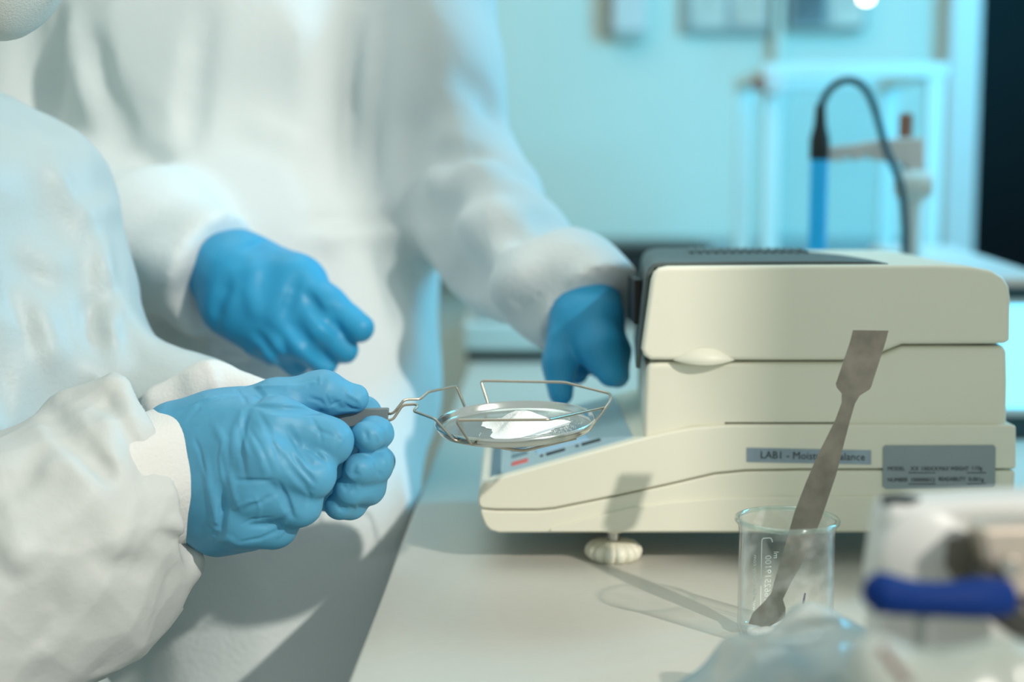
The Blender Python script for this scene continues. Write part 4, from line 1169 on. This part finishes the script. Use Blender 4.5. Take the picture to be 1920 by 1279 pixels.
# black keyboard tray near the wall
yb_ = 2.35
xa, xb = float(PY(1118, 480, yb_)[0]), float(PY(1330, 480, yb_)[0])
bx_ = empty('black_case', ((xa+xb)/2, yb_+0.1, BENCH), 'black equipment case on the bench behind the cuff', 'case')
box('body', (xa, yb_, BENCH), (xb, yb_+0.22, float(PY(1150, 470, yb_)[2])), 'black', bx_, 0.006)
box('lid', (xa-0.004, yb_-0.004, float(PY(1150, 470, yb_)[2])+0.0005), (xb+0.004, yb_+0.224, float(PY(1150, 458, yb_)[2])), 'dark_metal', bx_, 0.004)

# things on the back wall
YB = WALL_Y-0.001
def wallbox(name, px0, py0, px1, py1, th, material, parent=None, bev=0.003):
    a = PY(px0, py1, YB-th); b = PY(px1, py0, YB-th)
    return box(name, (float(a[0]), YB-th, float(a[2])), (float(b[0]), YB, float(b[2])), material, parent, bev)
dsr = empty('wall_dispenser', (PY(1180, 30, YB-0.03)[0], YB-0.03, PY(1180, 68, YB-0.03)[2]), 'white wall box with pale side strip on the back wall', 'wall box')
wallbox('body', 1149, -140, 1216, 60, 0.055, 'white_plastic', dsr, 0.006)
wallbox('tray', 1152, 61, 1212, 70, 0.040, 'pale_plastic', dsr, 0.002)
wallbox('side_strip', 1132, -140, 1148, 62, 0.02, 'trunking', dsr, 0.002)
nb = empty('notice_board', (PY(1360, 30, YB-0.02)[0], YB-0.02, PY(1360, 62, YB-0.02)[2]), 'grey framed notice sheet on the back wall beside the white box', 'notice board')
wallbox('frame', 1282, -200, 1450, 62, 0.02, 'trunking', nb, 0.003)
wallbox('sheet', 1296, -190, 1364, 50, 0.023, 'paper', nb, 0)
wallbox('sheet', 1372, -190, 1440, 46, 0.023, 'paper', nb, 0)
nb2 = empty('notice_board', (PY(1560, 30, YB-0.02)[0], YB-0.02, PY(1560, 55, YB-0.02)[2]), 'dark printed notice sheets on the back wall above the electrode', 'notice board')
wallbox('frame', 1478, -200, 1632, 54, 0.035, 'trunking', nb2, 0.003)
wallbox('sheet', 1486, -190, 1552, 46, 0.038, 'paper_dark', nb2, 0)
wallbox('sheet', 1558, -190, 1624, 46, 0.038, 'paper', nb2, 0)
pil = wallbox('trim_2', 1446, -200, 1474, 440, 0.03, 'wall', None, 0.003); tag(pil, kind='structure')
lampc = PY(1624, -4, YB-0.30)
lp = empty('wall_lamp', (lampc[0], YB-0.25, lampc[2]), 'small glowing lamp head on the back wall above the notices', 'lamp')
lathe('bulb', [(0.0, -0.009), (0.009, -0.006), (0.011, 0.003), (0.009, 0.012), (0.0, 0.016)], lampc, 'lamp_bulb', lp, 24)
lathe('holder', [(0.012, 0.015), (0.012, 0.05), (0.0, 0.052)], lampc, 'white_plastic', lp, 20)
tube('bracket', [lampc+np.array([0, 0, 0.05]), np.array([lampc[0], YB, lampc[2]+0.32])], 0.006, 'white_plastic', lp, 10)

# ------------------------------------------------------------------ foreground at the right: instrument with blue lever, plastic bags
YF = 0.50
fi = empty('sealing_device', (0.19, YF+0.05, BENCH), 'white tabletop device with steel clamp head and blue lever handle', 'device')
def fpt(x, y, Y=YF): return (float(PY(x, y, Y)[0]), float(PY(x, y, Y)[2]))
body = [fpt(1668, 948), fpt(1656, 985), fpt(1642, 1090), fpt(1646, 1170)]
body += [(body[-1][0]+0.002, BENCH), (fpt(2250, 1000)[0], BENCH), fpt(2250, 925), fpt(1900, 936)]
prism('housing', body, YF, YF+0.022, 'white_plastic', fi, 0.004, 4, 30)
V, Fc = lathe_vf([(0.0, -0.002), (0.0068, -0.002), (0.0072, 0.0008), (0.005, 0.0012), (0.0, 0.0012)], (fpt(1702, 956)[0], YF+0.009, fpt(1702, 946)[1]-0.0005), 24)
mesh('top_plug', V, Fc, 'black', fi, True, 40)
def yprof(name, prof_, c, m_, nn=32): return lathe(name, prof_, (c[0], YF, c[1]), m_, fi, nn, (0, -1, 0))
yprof('boss', [(0.017, -0.004), (0.0165, 0.003), (0.013, 0.0055), (0.0, 0.006)], fpt(1732, 1040), 'white_plastic')
prism('recess_plate', [fpt(1772, 1005, YF-0.006), fpt(1850, 1003, YF-0.006), fpt(1860, 1090, YF-0.006), fpt(1790, 1096, YF-0.006), fpt(1764, 1060, YF-0.006)], YF-0.006, YF+0.002, 'recess_grey', fi, 0.002)
prism('clamp_head', [fpt(1835, 988, YF-0.024), fpt(1990, 984, YF-0.024), fpt(1990, 1120, YF-0.024), fpt(1900, 1130, YF-0.024), fpt(1868, 1085, YF-0.024), fpt(1850, 1060, YF-0.024)], YF-0.024, YF-0.009, 'warm_steel', fi, 0.003)
lathe('clamp_pin', [(0.0036, 0), (0.0036, 0.003), (0.0028, 0.004), (0, 0.004)], (fpt(1890, 1062, YF-0.024)[0], YF-0.0235, fpt(1890, 1062, YF-0.024)[1]), 'steel', fi, 24, (0, -1, 0))
prism('bracket', [fpt(1845, 1072, YF-0.030), fpt(1880, 1085, YF-0.030), fpt(1925, 1140, YF-0.030), fpt(1990, 1140, YF-0.030), fpt(1990, 1215, YF-0.030), fpt(1920, 1210, YF-0.030), fpt(1850, 1160, YF-0.030), fpt(1835, 1130, YF-0.030)], YF-0.030, YF-0.012, 'dark_metal', fi, 0.003)
for (x, y, r_) in ((1842, 1108, 0.0032), (1868, 1132, 0.0036)):
    lathe('rivet', [(r_, 0), (r_*0.95, 0.0015), (0, 0.002)], (fpt(x, y, YF-0.030)[0], YF-0.030, fpt(x, y, YF-0.030)[1]), 'steel', fi, 20, (0, -1, 0))
lev = catmull([PY(1618, 1112, YF-0.045), PY(1650, 1112, YF-0.045), PY(1700, 1120, YF-0.043), PY(1770, 1124, YF-0.040), PY(1830, 1122, YF-0.036), PY(1880, 1120, YF-0.030)], 6)
nl = len(lev)
rad = []
for i in range(nl):
    t_ = i/(nl-1)
    rad.append(0.0022+0.0042*min(1, t_/0.16)**0.6 if t_ < 0.16 else 0.0064+0.0006*math.sin(t_*9))
V, Fc = tube_vf(lev, rad, 20)
mesh('lever', V, Fc, 'blue_plastic', fi, True, 60)
V, Fc = tube_vf([PY(1730, 1145, YF-0.04), PY(1732, 1180, YF-0.038), PY(1728, 1230, YF-0.03), np.array([fpt(1728, 1240)[0], YF-0.03, BENCH])], [0.0030, 0.0026, 0.0024, 0.0024], 12)
mesh('lever_stem', V, Fc, 'bench_frame', fi, True, 60)

YP = 0.56
bagp = [([(1290,1330,.60),(1420,1230,.60),(1540,1190,.60)], [14,14,11], 14), ([(1330,1360,.58),(1480,1270,.585),(1600,1240,.59)], [16,17,14], 14), ([(1380,1420,.57),(1620,1300,.585)], [18,16], 14)]
def bagfield(parts, seed, h, amp):
    pts_ = [P(*q) for p, r, k in parts for q in p]
    lo, hi = bounds(pts_, 0.035); lo[2] = BENCH+0.0006
    S = Sculpt(lo, hi, h)
    for p, r, k in parts:
        S.chain([P(*q) for q in p], [mm(x) for x in r], mm(k))
    S.crumple(-amp*3, 0.032, seed=seed)
    return S
S = bagfield([([(1255,1340,.61),(1400,1252,.62),(1520,1188,.63),(1600,1210,.63)], [8,11,10,9], 14), ([(1270,1400,.60),(1480,1280,.60),(1610,1260,.61)], [14,16,14], 14), ([(1330,1480,.585),(1620,1350,.60)], [16,16], 14), ([(1400,1520,.60),(1620,1440,.61)], [14, 14], 14)], 91, 0.0016, -0.002)
# let it settle on the bench
ob = S.build('plastic_bag', 'bag', None)
tag(ob, 'crumpled clear plastic bag with pale blue print lying in front of the beaker', 'bag')
S = bagfield([([(1650,1250,.435),(1730,1320,.435)], [9,13], 12), ([(1700,1340,.437),(1880,1275,.437)], [13,12], 12), ([(1700,1440,.437),(1900,1370,.437)], [14,14], 12),
              ([(1740,1560,.44),(1900,1500,.44)], [14,14], 12), ([(1720,1740,.44),(1920,1720,.44)], [17,17], 14), ([(1740,1560,.44),(1740,1740,.44)], [13,15], 12), ([(1880,1500,.44),(1900,1720,.44)], [13,15], 12)], 93, 0.0016, -0.002)
ob = S.build('plastic_pouch', 'pouch', None)
tag(ob, 'pale translucent plastic pouch with a reddish seam beside the white device', 'pouch')
sm = [S.hit(x, y) for x, y in ((1652, 1215), (1664, 1232), (1676, 1248), (1690, 1266), (1704, 1284))]
sm = [p_ for p_ in sm if p_ is not None]
if len(sm) >= 2:
    o = tube('seam', sm, 0.0014, 'seam', ob, 8)
